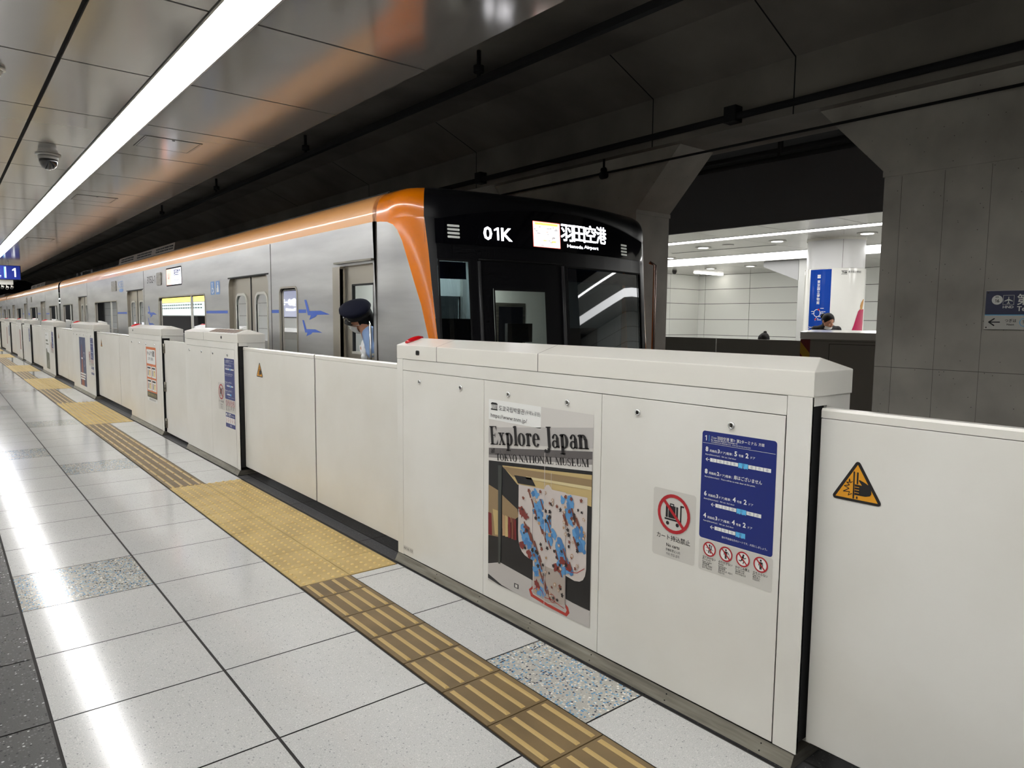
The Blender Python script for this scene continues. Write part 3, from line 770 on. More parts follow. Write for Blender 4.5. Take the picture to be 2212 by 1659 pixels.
def person_icon(g, cx, cy, s, kind):
    k = 'ink'
    g.disc(cx+(0.0015*s if kind == 2 else 0), cy+0.0125*s, 0.0032*s, k, 3, 10)
    if kind == 2:     # running
        g.line([(cx, cy+0.008*s), (cx-0.003*s, cy-0.002*s)], 0.006*s, k, 3)
        g.line([(cx-0.003*s, cy-0.002*s), (cx+0.004*s, cy-0.006*s), (cx+0.001*s, cy-0.013*s)], 0.0028*s, k, 3)
        g.line([(cx-0.003*s, cy-0.002*s), (cx-0.007*s, cy-0.007*s), (cx-0.013*s, cy-0.006*s)], 0.0028*s, k, 3)
        g.line([(cx-0.001*s, cy+0.007*s), (cx+0.006*s, cy+0.003*s), (cx+0.010*s, cy+0.006*s)], 0.0024*s, k, 3)
        g.line([(cx-0.001*s, cy+0.007*s), (cx-0.008*s, cy+0.004*s)], 0.0024*s, k, 3)
    elif kind == 0:   # umbrella leaning on gate
        g.line([(cx-0.003*s, cy-0.013*s), (cx+0.002*s, cy+0.013*s)], 0.0028*s, k, 3); g.line([(cx+0.003*s, cy-0.013*s), (cx+0.008*s, cy+0.013*s)], 0.0028*s, k, 3)
        g.line([(cx-0.014*s, cy+0.003*s), (cx+0.014*s, cy-0.001*s)], 0.0012*s, k, 3); g.line([(cx-0.013*s, cy-0.006*s), (cx+0.013*s, cy-0.01*s)], 0.0012*s, k, 3)
    else:
        g.poly([(cx-0.0045*s, cy+0.008*s), (cx+0.0045*s, cy+0.008*s), (cx+0.0035*s, cy-0.003*s), (cx-0.0035*s, cy-0.003*s)], k, 3)
        g.line([(cx-0.0018*s, cy-0.003*s), (cx-0.0018*s, cy-0.014*s)], 0.003*s, k, 3); g.line([(cx+0.0018*s, cy-0.003*s), (cx+0.0018*s, cy-0.014*s)], 0.003*s, k, 3)
        g.line([(cx-0.0055*s, cy+0.007*s), (cx-0.0065*s, cy-0.003*s)], 0.0022*s, k, 3)
        if kind == 1: g.line([(cx+0.005*s, cy+0.007*s), (cx+0.010*s, cy+0.003*s)], 0.0022*s, k, 3); g.line([(cx+0.004*s, cy+0.001*s), (cx+0.013*s, cy+0.001*s), (cx+0.013*s, cy-0.01*s)], 0.001*s, k, 3)
        else: g.line([(cx+0.0055*s, cy+0.007*s), (cx+0.0065*s, cy-0.003*s)], 0.0022*s, k, 3)
def ban(g, cx, cy, ro, ri, m='sign_red', L=4):
    g.ring(cx, cy, ro, ri, m, L); w = (ro-ri)*0.95; q = (ro+ri)/2*0.7071
    g.line([(cx-q, cy+q), (cx+q, cy-q)], w, m, L+0.4)
def rule_sign(par, yl):
    O = gate_plane(yl, 0.578, GX-0.001)
    g = G(*O); g.rr(0, 0, 0.297, 0.119, 0.009, 'sign_grey', 1); p = g.build('rules_sign', par)
    T = [('立てかけない', ['Do not rest', 'items on gate', '请勿倚靠', '물건을 기대어', '놓지 마십시오']), ('のりださない', ['Remain', 'behind gate', '请勿探身', '몸을 앞으로 내밀지', '마십시오']),
         ('かけこみ禁止', ['Do not rush', '请勿跑上车', '뛰지 마십시오']), ('立ち入らない', ['Keep Out', '禁止进入', '진입금지'])]
    for i, (jp, ls) in enumerate(T):
        cx = 0.046+0.069*i; g = G(*O); h = G(*O)
        g.disc(cx, 0.086, 0.0245, 'white_ink', 2); person_icon(g, cx, 0.086, 1.15, i if i < 3 else 3); ban(g, cx, 0.086, 0.0275, 0.0225)
        h.text(jp, cx-0.029, 0.0475, 0.0075, 'ink', 2, w=0.057, bold=0.012)
        for k, s in enumerate(ls): h.text(s, cx-0.029, 0.0405-0.0078*k, 0.0052, 'ink', 2, bold=0.006)
        g.build('pictogram', p); h.build('caption', p)
def cart_sign(par, yl):
    O = gate_plane(yl, 0.580, GX-0.001)
    g = G(*O); g.rr(0, 0, 0.2, 0.268, 0.012, 'sign_grey', 1); p = g.build('no_carts_sign', par)
    g = G(*O); cx, cy = 0.100, 0.178
    k = 'ink'
    g.disc(cx, cy, 0.066, 'sign_grey', 2); 
    g.rr(cx-0.038, cy-0.018, cx-0.028, cy+0.030, 0.002, k, 3); g.rr(cx-0.025, cy-0.018, cx+0.008, cy+0.030, 0.002, k, 3); g.rr(cx+0.011, cy-0.018, cx+0.020, cy+0.030, 0.002, k, 3)
    g.line([(cx-0.017, cy+0.030), (cx-0.017, cy+0.037), (cx-0.001, cy+0.037), (cx-0.001, cy+0.030)], 0.004, k, 3)
    g.line([(cx-0.041, cy-0.024), (cx+0.033, cy-0.024), (cx+0.033, cy+0.036), (cx+0.045, cy+0.036)], 0.0065, k, 3)
    g.disc(cx-0.028, cy-0.040, 0.0075, k, 3); g.disc(cx+0.018, cy-0.040, 0.0075, k, 3)
    ban(g, cx, cy, 0.0765, 0.0635)
    g.build('cart_pictogram', p)
    h = G(*O); h.text('カート持込禁止', 0.021, 0.073, 0.0165, k, 2, w=0.158, bold=0.007); h.text('No carts', 0.1, 0.046, 0.0125, k, 2, align='c', bold=0.012)
    h.text('手推车禁止入内', 0.1, 0.028, 0.0085, k, 2, w=0.068, align='c'); h.text('카트 진입 금지', 0.1, 0.012, 0.0085, k, 2, w=0.062, align='c')
    h.build('lettering', p)
def priority_sign(par, yl):
    O = gate_plane(yl, 0.425, GX-0.001)
    g = G(*O); g.rr(0, 0, 0.285, 0.145, 0.008, 'sign_blue', 1); g.rect(0.004, 0.040, 0.281, 0.100, 'white_ink', 2); p = g.build('priority_seat_sign', par)
    h = G(*O); h.text('優先席', 0.05, 0.112, 0.024, 'white_ink', 3, w=0.11, bold=0.02); h.text('Priority Seats', 0.17, 0.116, 0.012, 'white_ink', 3, w=0.095)
    h.disc(0.028, 0.123, 0.014, 'white_ink', 3); h.text('専用', 0.13, 0.013, 0.016, 'white_ink', 3, w=0.05)
    for i in range(5):
        cx = 0.035+0.054*i; h.disc(cx, 0.088, 0.006, 'sign_red', 3, 10); h.line([(cx, 0.082), (cx+0.004, 0.064), (cx-0.006, 0.048)], 0.007, 'sign_red', 3); h.line([(cx, 0.076), (cx+0.014, 0.068)], 0.005, 'sign_red', 3)
    h.build('lettering', p)
pos_sign(C[0], 1.524); rule_sign(C[0], 1.522); cart_sign(C[0], 1.741)
pos_sign(C[1], 7.075); rule_sign(C[1], 7.073); cart_sign(C[1], 7.292); priority_sign(C[1], 7.073)
pos_sign(C[3], 14.885); cart_sign(C[3], 15.10); rule_sign(C[3], 14.883); priority_sign(C[3], 14.88)
pos_sign(C[4], 20.56); rule_sign(C[4], 20.558); cart_sign(C[4], 20.78)
pos_sign(C[5], 26.15); pos_sign(C[7], 33.95)
def idplate():
    O = gate_plane(3.668, 0.083, GX-0.0012); g = G(*O); g.rect(0, 0, 0.115, 0.030, 'sign_grey', 1); p = g.build('id_plate', C[0])
    h = G(*O); h.text('KK16-113', 0.008, 0.008, 0.014, 'ink', 2, w=0.098); h.build('lettering', p)
idplate()
def lid_label():
    # brown-striped caution label on the short cabinet's lid
    m = MB()
    for i in range(9):
        y = 6.80+0.095*i
        m.add([(2.17, y, 1.3465), (2.17, y+0.05, 1.3465), (2.262, y+0.09, 1.3748), (2.262, y+0.04, 1.3748)], [(0, 1, 2, 3)], 0)
    m.build('striped_label', mat('brown_print', rgb(120, 84, 60), 0.5), C[1], fix=False)
lid_label()

# --- seriffed display lettering for the posters -----------------------------------
def serif_glyph(c):
    """list of polygons in cap-height units, and the advance"""
    P = []; w = 0.19; t = 0.055
    def R(a, b, x, y): P.append([(a, b), (x, b), (x, y), (a, y)])
    def stem(x, y0, y1, s0=True, s1=True, flag=False, ww=w, e=0.075):
        R(x, y0, x+ww, y1)
        if s0: R(x-e, y0, x+ww+e, y0+t)
        if s1: R(x-e, y1-t, x+ww+e, y1)
        if flag: P.append([(x-0.09, y1-0.05), (x, y1-0.13), (x, y1), (x+ww*0.3, y1)])
    def arc(cx, cy, rx, ry, a0, a1, tx=w, ty=t, n=18):
        for k in range(n):
            q = []
            for aa in (a0+(a1-a0)*k/n, a0+(a1-a0)*(k+1)/n):
                r = math.radians(aa); q.append(((cx+rx*math.cos(r), cy+ry*math.sin(r)), (cx+(rx-tx)*math.cos(r), cy+(ry-ty)*math.sin(r))))
            P.append([q[0][0], q[1][0], q[1][1], q[0][1]])
    def dg(x0, y0, x1, y1, ww): P.append([(x0, y0), (x0+ww, y0), (x1+ww, y1), (x1, y1)])
    X = 0.66
    if c == 'E': stem(0.09, 0, 1); R(0.09, 0.955, 0.60, 1); R(0.09, 0, 0.64, 0.05); R(0.2, 0.49, 0.46, 0.535); P.append([(0.60, 1), (0.52, 0.955), (0.60, 0.74)]); P.append([(0.66, 0.30), (0.54, 0.05), (0.64, 0)]); R(0.43, 0.40, 0.47, 0.63); a = 0.72
    elif c == 'x': dg(0.05, X, 0.36, 0, 0.17); dg(0.05, 0, 0.39, X, 0.055); R(0, X-t, 0.27, X); R(0.32, X-t, 0.52, X); R(0, 0, 0.19, t); R(0.29, 0, 0.57, t); a = 0.58
    elif c == 'p': stem(0.09, -0.29, X, s1=False, flag=True); arc(0.31, 0.32, 0.27, 0.345, -140, 140); a = 0.64
    elif c == 'l': stem(0.09, 0, 1.02, s1=False, flag=True); a = 0.33
    elif c == 'o': arc(0.30, 0.325, 0.29, 0.34, 0, 360, n=30); a = 0.62
    elif c == 'r': stem(0.09, 0, X, s1=False, flag=True); arc(0.36, 0.45, 0.16, 0.21, 60, 175, tx=0.06, ty=0.09); P.append([(0.40+0.075*math.cos(k), 0.56+0.085*math.sin(k)) for k in [i*0.785 for i in range(8)]]); a = 0.50
    elif c == 'e': arc(0.29, 0.325, 0.28, 0.34, 8, 325, n=28); R(0.10, 0.335, 0.55, 0.375); a = 0.58
    elif c == 'J': stem(0.24, -0.02, 1, s0=False); arc(0.14, -0.05, 0.25, 0.22, -100, 8); P.append([(0.06+0.09*math.cos(k), -0.17+0.09*math.sin(k)) for k in [i*0.785 for i in range(8)]]); a = 0.50
    elif c == 'a': stem(0.32, 0.03, 0.48, s0=False, s1=False); arc(0.27, 0.46, 0.20, 0.20, 0, 165, tx=0.13); arc(0.24, 0.17, 0.215, 0.19, 40, 330, tx=0.14); R(0.40, 0, 0.54, t); P.append([(0.13+0.075*math.cos(k), 0.49+0.075*math.sin(k)) for k in [i*0.785 for i in range(8)]]); a = 0.56
    elif c == 'n': stem(0.08, 0, X, s1=False, flag=True); stem(0.42, 0, 0.45, s1=False); arc(0.35, 0.42, 0.22, 0.24, 0, 150); a = 0.69
    elif c == 't': stem(0.09, 0.1, 0.85, s0=False, s1=False); R(0, 0.6, 0.36, 0.65); arc(0.27, 0.15, 0.18, 0.15, 180, 300); a = 0.40
    elif c == 'T': stem(0.25, 0, 1, s1=False); R(0, 0.955, 0.65, 1); P.append([(0, 1), (0.08, 0.955), (0, 0.72)]); P.append([(0.65, 1), (0.57, 0.955), (0.65, 0.72)]); a = 0.70
    elif c == 'O': arc(0.38, 0.5, 0.37, 0.515, 0, 360, n=34); a = 0.80
    elif c == 'K': stem(0.09, 0, 1); dg(0.24, 0.42, 0.53, 1, 0.05); dg(0.53, 0, 0.30, 0.60, 0.18); R(0.45, 0.955, 0.70, 1); R(0.46, 0, 0.78, t); a = 0.78
    elif c == 'Y': stem(0.28, 0, 0.45, s1=False); dg(0.28, 0.42, 0.03, 1, 0.17); dg(0.38, 0.42, 0.58, 1, 0.05); R(-0.03, 0.955, 0.27, 1); R(0.5, 0.955, 0.70, 1); a = 0.70
    elif c == 'N': stem(0.10, 0, 1, ww=0.05); stem(0.62, 0, 1, ww=0.05, s0=False); dg(0.57, 0, 0.06, 1, 0.17); a = 0.80
    elif c == 'A': dg(0.03, 0, 0.33, 1, 0.05); dg(0.52, 0, 0.27, 1, 0.17); R(0.18, 0.30, 0.56, 0.345); R(-0.05, 0, 0.18, t); R(0.44, 0, 0.77, t); a = 0.74
    elif c == 'I': stem(0.10, 0, 1); a = 0.37
    elif c == 'L': stem(0.09, 0, 1); R(0.09, 0, 0.58, 0.05); P.append([(0.60, 0.32), (0.50, 0.05), (0.58, 0)]); a = 0.64
    elif c == 'M': stem(0.08, 0, 1, ww=0.05); stem(0.72, 0, 1); dg(0.40, 0, 0.06, 1, 0.16); dg(0.40, 0, 0.72, 1, 0.05); a = 0.97
    elif c == 'U': stem(0.09, 0.3, 1, s0=False); stem(0.60, 0.3, 1, s0=False, ww=0.05); arc(0.37, 0.30, 0.28, 0.315, 180, 360, tx=0.10); a = 0.78
    elif c == 'S': arc(0.27, 0.74, 0.24, 0.275, 20, 265, tx=0.11, ty=0.06); arc(0.27, 0.26, 0.25, 0.275, -155, 90, tx=0.12, ty=0.06); R(0.46, 0.68, 0.50, 0.93); R(0.02, 0.08, 0.06, 0.34); a = 0.57
    else: a = 0.3
    return P, a
def serif(g, s, x, y, h, m, L=3, w=None, rot=0.0, shear=0.0):
    adv = 0; items = []
    for ch in s:
        P, a = serif_glyph(ch); items.append((adv, P)); adv += a
    k = h; sx = h if w is None else w/adv
    c, sn = math.cos(rot), math.sin(rot)
    for off, P in items:
        for pl in P:
            pts = []
            for px, py in pl:
                qx, qy = (px+off+shear*py)*sx, py*k
                pts.append((x+c*qx-sn*qy, y+sn*qx+c*qy))
            g.mb.add([g.p3(a, b, L) for a, b in pts], [tuple(range(len(pts)))], g.mi(m))

def museum_poster():
    rnd = random.Random(5)
    O = gate_plane(2.812, 0.148, GX-0.001)
    pm = lambda n, r, g_, b, ro=0.35: mat('print_'+n, rgb(r, g_, b), ro) and M.setdefault('print_'+n, MATS['print_'+n]) and 'print_'+n
    paper = pm('paper', 212, 208, 202); grey = pm('grey', 150, 145, 142); dgrey = pm('dark_grey', 96, 91, 90); blk = pm('black', 26, 25, 27); cream = pm('cream', 196, 172, 118); tan = pm('tan', 150, 126, 92)
    post = pm('green_grey', 62, 66, 62); silk = pm('silk', 206, 196, 190); sky = pm('blue', 92, 150, 200); brown = pm('brown', 122, 66, 50); leafc = pm('leaf', 42, 34, 34); gold = pm('gold', 186, 148, 108); red = pm('red', 176, 50, 36); wine = pm('wine', 120, 30, 34); shade = pm('shade', 176, 164, 154)
    g = G(*O)
    g.rect(0, 0, 0.737, 0.945, paper, 1)
    p = g.build('museum_poster', C[0])
    b = G(*O)                                              # the photographed showcase
    b.poly([(0.0, 0.80), (0.737, 0.89), (0.737, 0.80), (0.0, 0.72)], pm('pale_grey', 186, 182, 178), 2)
    b.poly([(0.003, 0.695), (0.735, 0.786), (0.735, 0.729), (0.003, 0.645)], dgrey, 3); b.poly([(0.003, 0.66), (0.735, 0.752), (0.735, 0.729), (0.003, 0.645)], grey, 4)
    b.poly([(0.003, 0.645), (0.735, 0.729), (0.735, 0.70), (0.003, 0.63)], paper, 4)
    b.poly([(0.003, 0.63), (0.737, 0.70), (0.737, 0.08), (0.003, 0.09)], blk, 3)
    b.poly([(0.114, 0.622), (0.735, 0.684), (0.735, 0.545), (0.38, 0.555), (0.235, 0.548)], cream, 4)
    b.poly([(0.114, 0.618), (0.735, 0.664), (0.735, 0.628), (0.2, 0.58)], tan, 5); b.poly([(0.3, 0.60), (0.735, 0.632), (0.735, 0.618), (0.3, 0.588)], pm('beam_cream', 214, 198, 152), 6)
    b.poly([(0.21, 0.59), (0.34, 0.60), (0.37, 0.565), (0.24, 0.555)], blk, 6)
    b.poly([(0.116, 0.473), (0.236, 0.425), (0.246, 0.39), (0.118, 0.30)], tan, 4); b.poly([(0.003, 0.505), (0.084, 0.489), (0.086, 0.25), (0.004, 0.24)], tan, 4)
    b.poly([(0.003, 0.36), (0.03, 0.36), (0.036, 0.245), (0.004, 0.245)], wine, 5); b.poly([(0.04, 0.385), (0.084, 0.385), (0.085, 0.26), (0.06, 0.255)], cream, 5)
    for x0, cl in ((0.12, gold), (0.142, cream), (0.165, wine), (0.19, brown), (0.208, wine)): b.poly([(x0, 0.375), (x0+0.02, 0.37), (x0+0.024, 0.27), (x0+0.002, 0.265)], cl, 5)
    b.poly([(0.083, 0.618), (0.114, 0.622), (0.107, 0.115), (0.089, 0.112)], post, 6)
    b.poly([(0.004, 0.089), (0.103, 0.122), (0.737, 0.074), (0.737, 0.004), (0.005, 0.001)], pm('plinth', 190, 185, 180), 4)
    b.poly([(0.004, 0.035), (0.12, 0.008), (0.22, 0.002), (0.1, 0.002), (0.004, 0.012)], blk, 5)
    b.rect(0.218, 0.027, 0.252, 0.050, leafc, 5); b.rect(0.226, 0.031, 0.244, 0.046, paper, 6)
    b.build('showcase_picture', p)
    k = G(*O)                                              # a robe hung in the showcase, plain invented pattern
    SL = [(0.246, 0.551), (0.435, 0.563), (0.42, 0.5), (0.358, 0.49), (0.356, 0.205), (0.325, 0.205), (0.298, 0.211), (0.275, 0.224), (0.258, 0.245), (0.248, 0.275), (0.245, 0.32)]
    BD = [(0.351, 0.545), (0.43, 0.562), (0.445, 0.585), (0.464, 0.590), (0.487, 0.572), (0.577, 0.576), (0.586, 0.05), (0.47, 0.025), (0.36, 0.040)]
    SR = [(0.49, 0.567), (0.712, 0.580), (0.712, 0.26), (0.706, 0.228), (0.693, 0.206), (0.672, 0.193), (0.640, 0.187), (0.584, 0.194), (0.576, 0.5)]
    HM = [(0.362, 0.080), (0.330, 0.052), (0.345, 0.022), (0.47, 0.010), (0.594, 0.006), (0.612, 0.028), (0.602, 0.052), (0.586, 0.062), (0.586, 0.045), (0.594, 0.035), (0.586, 0.020), (0.47, 0.025), (0.36, 0.036), (0.346, 0.052), (0.362, 0.066)]
    k.poly(HM, red, 5)
    for sh in (SL, SR): k.poly(sh, silk, 6)
    k.poly(BD, silk, 7)
    def inside(x, y):
        def pin(pg):
            c = False; n = len(pg)
            for i in range(n):
                (xa, ya), (xb, yb) = pg[i], pg[i-1]
                if (ya > y) != (yb > y) and x < (xb-xa)*(y-ya)/(yb-ya)+xa: c = not c
            return c
        return pin(SL) or pin(BD) or pin(SR)
    def blob(cx, cy, rx, ry, m, L, n=12, rot=0.0, jag=0.3):
        pts = []
        for i in range(n):
            a = 2*math.pi*i/n; r = 1+rnd.uniform(-jag, jag); x, y = rx*r*math.cos(a), ry*r*math.sin(a)
            x, y = x*math.cos(rot)-y*math.sin(rot), x*math.sin(rot)+y*math.cos(rot)
            pts.append((cx+x, cy+y))
        blob.n = getattr(blob, 'n', 0)+1
        if all(inside(*q) for q in pts): k.poly(pts, m, L+0.0028*blob.n)
    k.poly([(0.37, 0.20), (0.58, 0.20), (0.585, 0.055), (0.47, 0.03), (0.362, 0.045)], shade, 8)
    for i in range(330):
        x, y = rnd.uniform(0.25, 0.71), rnd.uniform(0.06, 0.57)
        if math.sin((x*0.95+y*0.62)*30+0.6*math.sin(y*17)) < 0.35: continue
        blob(x, y, rnd.uniform(0.009, 0.02), rnd.uniform(0.012, 0.03), sky if i % 3 else pm('blue2', 70, 124, 178), 9, rot=0.5)
    for i in range(170):
        x, y = rnd.uniform(0.25, 0.71), rnd.uniform(0.05, 0.57); q = rnd.uniform(0.025, 0.06)
        if not 0.0 < math.sin((x*0.95+y*0.62)*30+0.6*math.sin(y*17)) < 0.75: continue
        if inside(x, y) and inside(x+q*0.55, y-q) and inside(x-0.005, y): k.poly([(x-0.004, y), (x+0.004, y+0.003), (x+q*0.55+0.003, y-q), (x+q*0.55-0.005, y-q-0.003)], brown, 10.2+0.004*i)
    for i in range(12):
        blob(rnd.uniform(0.26, 0.70), rnd.uniform(0.08, 0.5), 0.02, 0.018, pm('wine2', 128, 52, 46), 10, 14, jag=0.45)
    for i in range(130):
        x, y = rnd.uniform(0.25, 0.71), rnd.uniform(0.05, 0.57); m_ = rnd.choice([leafc, leafc, gold, gold, brown])
        a = rnd.uniform(0, 6.28); s = rnd.uniform(0.008, 0.0125)
        pts = []
        for q in range(10):
            r = s*rnd.uniform(0.8, 1.15) if q % 2 == 0 else s*rnd.uniform(0.45, 0.8)
            pts.append((x+r*math.cos(a+q*0.628), y+r*math.sin(a+q*0.628)))
        if all(inside(*q) for q in pts):
            k.poly(pts, m_, 11.2+0.005*i)
            if m_ == gold and rnd.random() < 0.6: k.poly([(x+(u-x)*0.6, y+(v-y)*0.6) for u, v in pts], silk, 12+0.005*i)
    for x0, x1, y0, y1 in ((0.357, 0.357, 0.51, 0.06), (0.581, 0.586, 0.5, 0.06)): k.line([(x0, y0), (x1, y1)], 0.0016, leafc, 12)
    k.line([(0.585, 0.235), (0.62, 0.222), (0.66, 0.230), (0.705, 0.262)], 0.003, red, 12)
    k.line([(0.37, 0.066), (0.40, 0.085), (0.43, 0.075), (0.45, 0.05), (0.50, 0.055), (0.58, 0.04)], 0.003, red, 12)
    k.ring(0.50, 0.062, 0.022, 0.0195, red, 12, roy=0.02, riy=0.0175)
    k.line([(0.437, 0.735), (0.446, 0.004)], 0.0032, pm('rod', 200, 194, 190), 13); k.line([(0.484, 0.65), (0.484, 0.57)], 0.002, pm('rod', 200, 194, 190), 13)
    k.build('robe_picture', p)
    h = G(*O)
    h.rect(0.0, 0.843, 0.399, 0.9455, 'white_ink', 2); h.rect(0.402, 0.90, 0.425, 0.944, paper, 2)
    h.rect(0.018, 0.921, 0.072, 0.927, 'ink', 3); h.rect(0.018, 0.893, 0.072, 0.899, 'ink', 3); h.poly([(0.021, 0.927), (0.069, 0.927), (0.063, 0.931), (0.027, 0.931)], 'ink', 3)
    serif(h, 'TNM', 0.021, 0.900, 0.020, 'ink', 3, w=0.049)
    h.text('도쿄국립박물관', 0.084, 0.897, 0.020, 'ink', 3, w=0.197, bold=0.004); h.text('(우에노공원)', 0.287, 0.900, 0.015, 'ink', 3, w=0.108)
    h.text('https://www.tnm.jp/', 0.018, 0.856, 0.020, 'ink', 3, w=0.282)
    r = math.atan2(0.08, 0.691)
    serif(h, 'Explore', 0.018, 0.714, 0.094, 'ink', 6, w=0.385, rot=r)
    serif(h, 'Japan', 0.430, 0.760, 0.096, 'ink', 6, w=0.288, rot=r)
    serif(h, 'at', 0.024, 0.672, 0.030, 'ink', 6, rot=r, shear=0.2)
    serif(h, 'TOKYO NATIONAL MUSEUM', 0.067, 0.641, 0.034, 'ink', 6, w=0.655, rot=r*0.99)
    h.build('lettering', p)
museum_poster()

def small_posters():
    # orange notice
    O = gate_plane(10.41, 0.372, GX-0.001); w, hh = 0.545, 0.722
    g = G(*O); M['print_orange'] = mat('print_orange', rgb(214, 110, 50), 0.4); M['print_olive'] = mat('print_olive', rgb(64, 62, 48), 0.4); M['print_yellow'] = mat('print_yellow', rgb(236, 214, 130), 0.4)
    g.rect(0, 0.05, w, hh, 'print_orange', 1); g.rect(0, 0.05, w, 0.125, 'print_olive', 2); g.rect(0, 0, w, 0.048, 'white_ink', 1)
    g.rr(0.03, 0.50, w-0.03, 0.69, 0.02, 'white_ink', 2)
    for a, b in ((0.145, 0.295), (0.32, 0.47)):
        for c, d in ((0.03, 0.265), (0.285, 0.515)): g.rr(c, a, d, b, 0.012, 'white_ink', 2)
    p = g.build('orange_notice', C[2]); h = G(*O)
    h.text('ホームドア', 0.06, 0.615, 0.045, 'ink', 3, w=0.25, bold=0.02); h.text('設置', 0.34, 0.61, 0.055, 'ink', 3, w=0.13, bold=0.02); h.text('に伴うお願い', 0.11, 0.55, 0.032, 'ink', 3, w=0.3)
    for a in (0.145, 0.32):
        for c in (0.03, 0.285):
            h.rect(c+0.02, a+0.115, c+0.2, a+0.135, 'ink', 3); h.rr(c+0.03, a+0.02, c+0.10, a+0.10, 0.01, 'sign_grey', 3); h.rr(c+0.12, a+0.02, c+0.19, a+0.10, 0.01, 'print_yellow', 3)
            h.line([(c+0.06, a+0.03), (c+0.07, a+0.09)], 0.016, 'ink', 4); h.disc(c+0.155, a+0.085, 0.012, 'sign_red', 4, 10)
    h.text('危険ですのでおやめください', 0.04, 0.075, 0.03, 'print_yellow', 3, w=0.46); h.text('お客様の安全のために', 0.10, 0.014, 0.022, 'ink', 3, w=0.36)
    h.build('lettering', p)
    # navy poster with a red tower shape
    O = gate_plane(16.185, 0.14, GX-0.001); w, hh = 0.73, 0.945
    M['print_navy'] = mat('print_navy', rgb(58, 70, 108), 0.4); M['print_rust'] = mat('print_rust', rgb(150, 78, 58), 0.4)
    g = G(*O); g.rect(0, 0, w, hh, 'print_navy', 1); p = g.build('navy_poster', C[3]); h = G(*O)
    h.poly([(0.26, 0.80), (0.29, 0.80), (0.33, 0.55), (0.38, 0.30), (0.46, 0.0), (0.10, 0.0), (0.16, 0.30), (0.22, 0.55)], 'print_rust', 2)
    h.rect(0.272, 0.80, 0.279, 0.90, 'white_ink', 2); h.rect(0.20, 0.52, 0.36, 0.55, 'white_ink', 3)
    h.line([(0.48, 0.62), (0.53, 0.66), (0.60, 0.64), (0.55, 0.55), (0.52, 0.60)], 0.012, 'white_ink', 3); h.line([(0.56, 0.5), (0.59, 0.42), (0.54, 0.38)], 0.012, 'white_ink', 3)
    for i, q in enumerate((0.28, 0.23, 0.18)): h.rect(0.04, q-0.06, 0.66-0.05*i, q-0.03, 'white_ink', 3)
    h.text('1', 0.02, 0.88, 0.03, 'white_ink', 3); h.build('picture', p)
    # white landscape poster
    O = gate_plane(21.85, 0.14, GX-0.001)
    M['print_moss'] = mat('print_moss', rgb(110, 112, 92), 0.4)
    g = G(*O); g.rect(0, 0, 0.74, 0.93, 'white_ink', 1); p = g.build('landscape_poster', C[4]); h = G(*O)
    h.poly([(0.06, 0), (0.72, 0), (0.72, 0.40), (0.5, 0.43), (0.35, 0.42), (0.22, 0.52), (0.06, 0.50)], 'print_moss', 2); h.line([(0.3, 0.05), (0.42, 0.16), (0.5, 0.22)], 0.04, 'sign_grey', 3)
    h.rect(0.08, 0.70, 0.5, 0.745, 'print_moss', 2); h.rect(0.08, 0.62, 0.62, 0.65, 'print_moss', 2); h.rect(0.08, 0.85, 0.3, 0.87, 'print_moss', 2); h.build('picture', p)
    for c, y, m_ in ((C[6], 29.32, 'print_rust'), (C[7], 35.2, 'print_rust')):
        O = gate_plane(y, 0.3, GX-0.001); g = G(*O); g.rect(0, 0, 0.5, 0.8, 'white_ink', 1); p = g.build('poster', c); h = G(*O)
        h.poly([(0.1, 0.05), (0.4, 0.05), (0.36, 0.4), (0.4, 0.7), (0.12, 0.75)], m_, 2); h.build('picture', p)
small_posters()
# ------------------------------------------------------------------ train
TX, TXR, TXC = 2.70, 5.46, 4.08
def contour(s):
    if s < 0.26: return TX, 5.0-s, 1.0, 0.0
    if s < 0.794:
        a = (s-0.26)/0.34
        return 3.04-0.34*math.cos(a), 4.74-0.34*math.sin(a), math.cos(a), math.sin(a)
    x = 3.04+(s-0.794)
    if x <= 5.12: return x, 4.40-0.13*(1-((x-TXC)/1.04)**2), 0.0, 1.0
    a = (x-5.12)/0.34
    if a < math.pi/2: return 5.12+0.34*math.sin(a), 4.74-0.34*math.cos(a), -math.sin(a), math.cos(a)
    return TXR, 4.74+(x-5.12-0.534), -1.0, 0.0
S_END = 0.794+2.08+0.534+0.26
def rake(z): return 0.08*(min(z, 2.4)-1.4)
def interp(x, xs, ys):
    if x <= xs[0]: return ys[0]
    for a, b, c, d in zip(xs, xs[1:], ys, ys[1:]):
        if x <= b: return c+(d-c)*(x-a)/(b-a)
    return ys[-1]
def s_b(z): return interp(z, [1.361, 1.594, 1.939, 2.08, 2.16, 2.205, 2.232, 2.245, 2.25], [0.575, 0.534, 0.441, 0.40, 0.36, 0.315, 0.235, 0.12, 0.0]) if z > 1.361 else 0.575+0.17*(1.361-z)
def s_m(z): return interp(z, [0.3, 1.354, 1.664, 2.007, 2.28], [0.80, 0.645, 0.623, 0.605, 0.582])
def zs(s):
    q = (s-0.70)/(S_END-1.4)
    return 2.255+(0.135*math.sin(math.pi*q)**0.8 if 0 < q < 1 else 0)
HD = [(0.33*(1-(1-h**3.3)**(1/3.3)), h) for h in (0, 0.12, 0.25, 0.36, 0.47, 0.58, 0.68, 0.77, 0.85, 0.91, 0.96, 1.0)]
KO = 9; DO, DP = HD[KO][0], HD[KO+1][0]; ZT = 2.505
def nose(s, z, out=0.0):
    x, y, nx, ny = contour(s); return (x-nx*out, y-ny*out+rake(z), z)
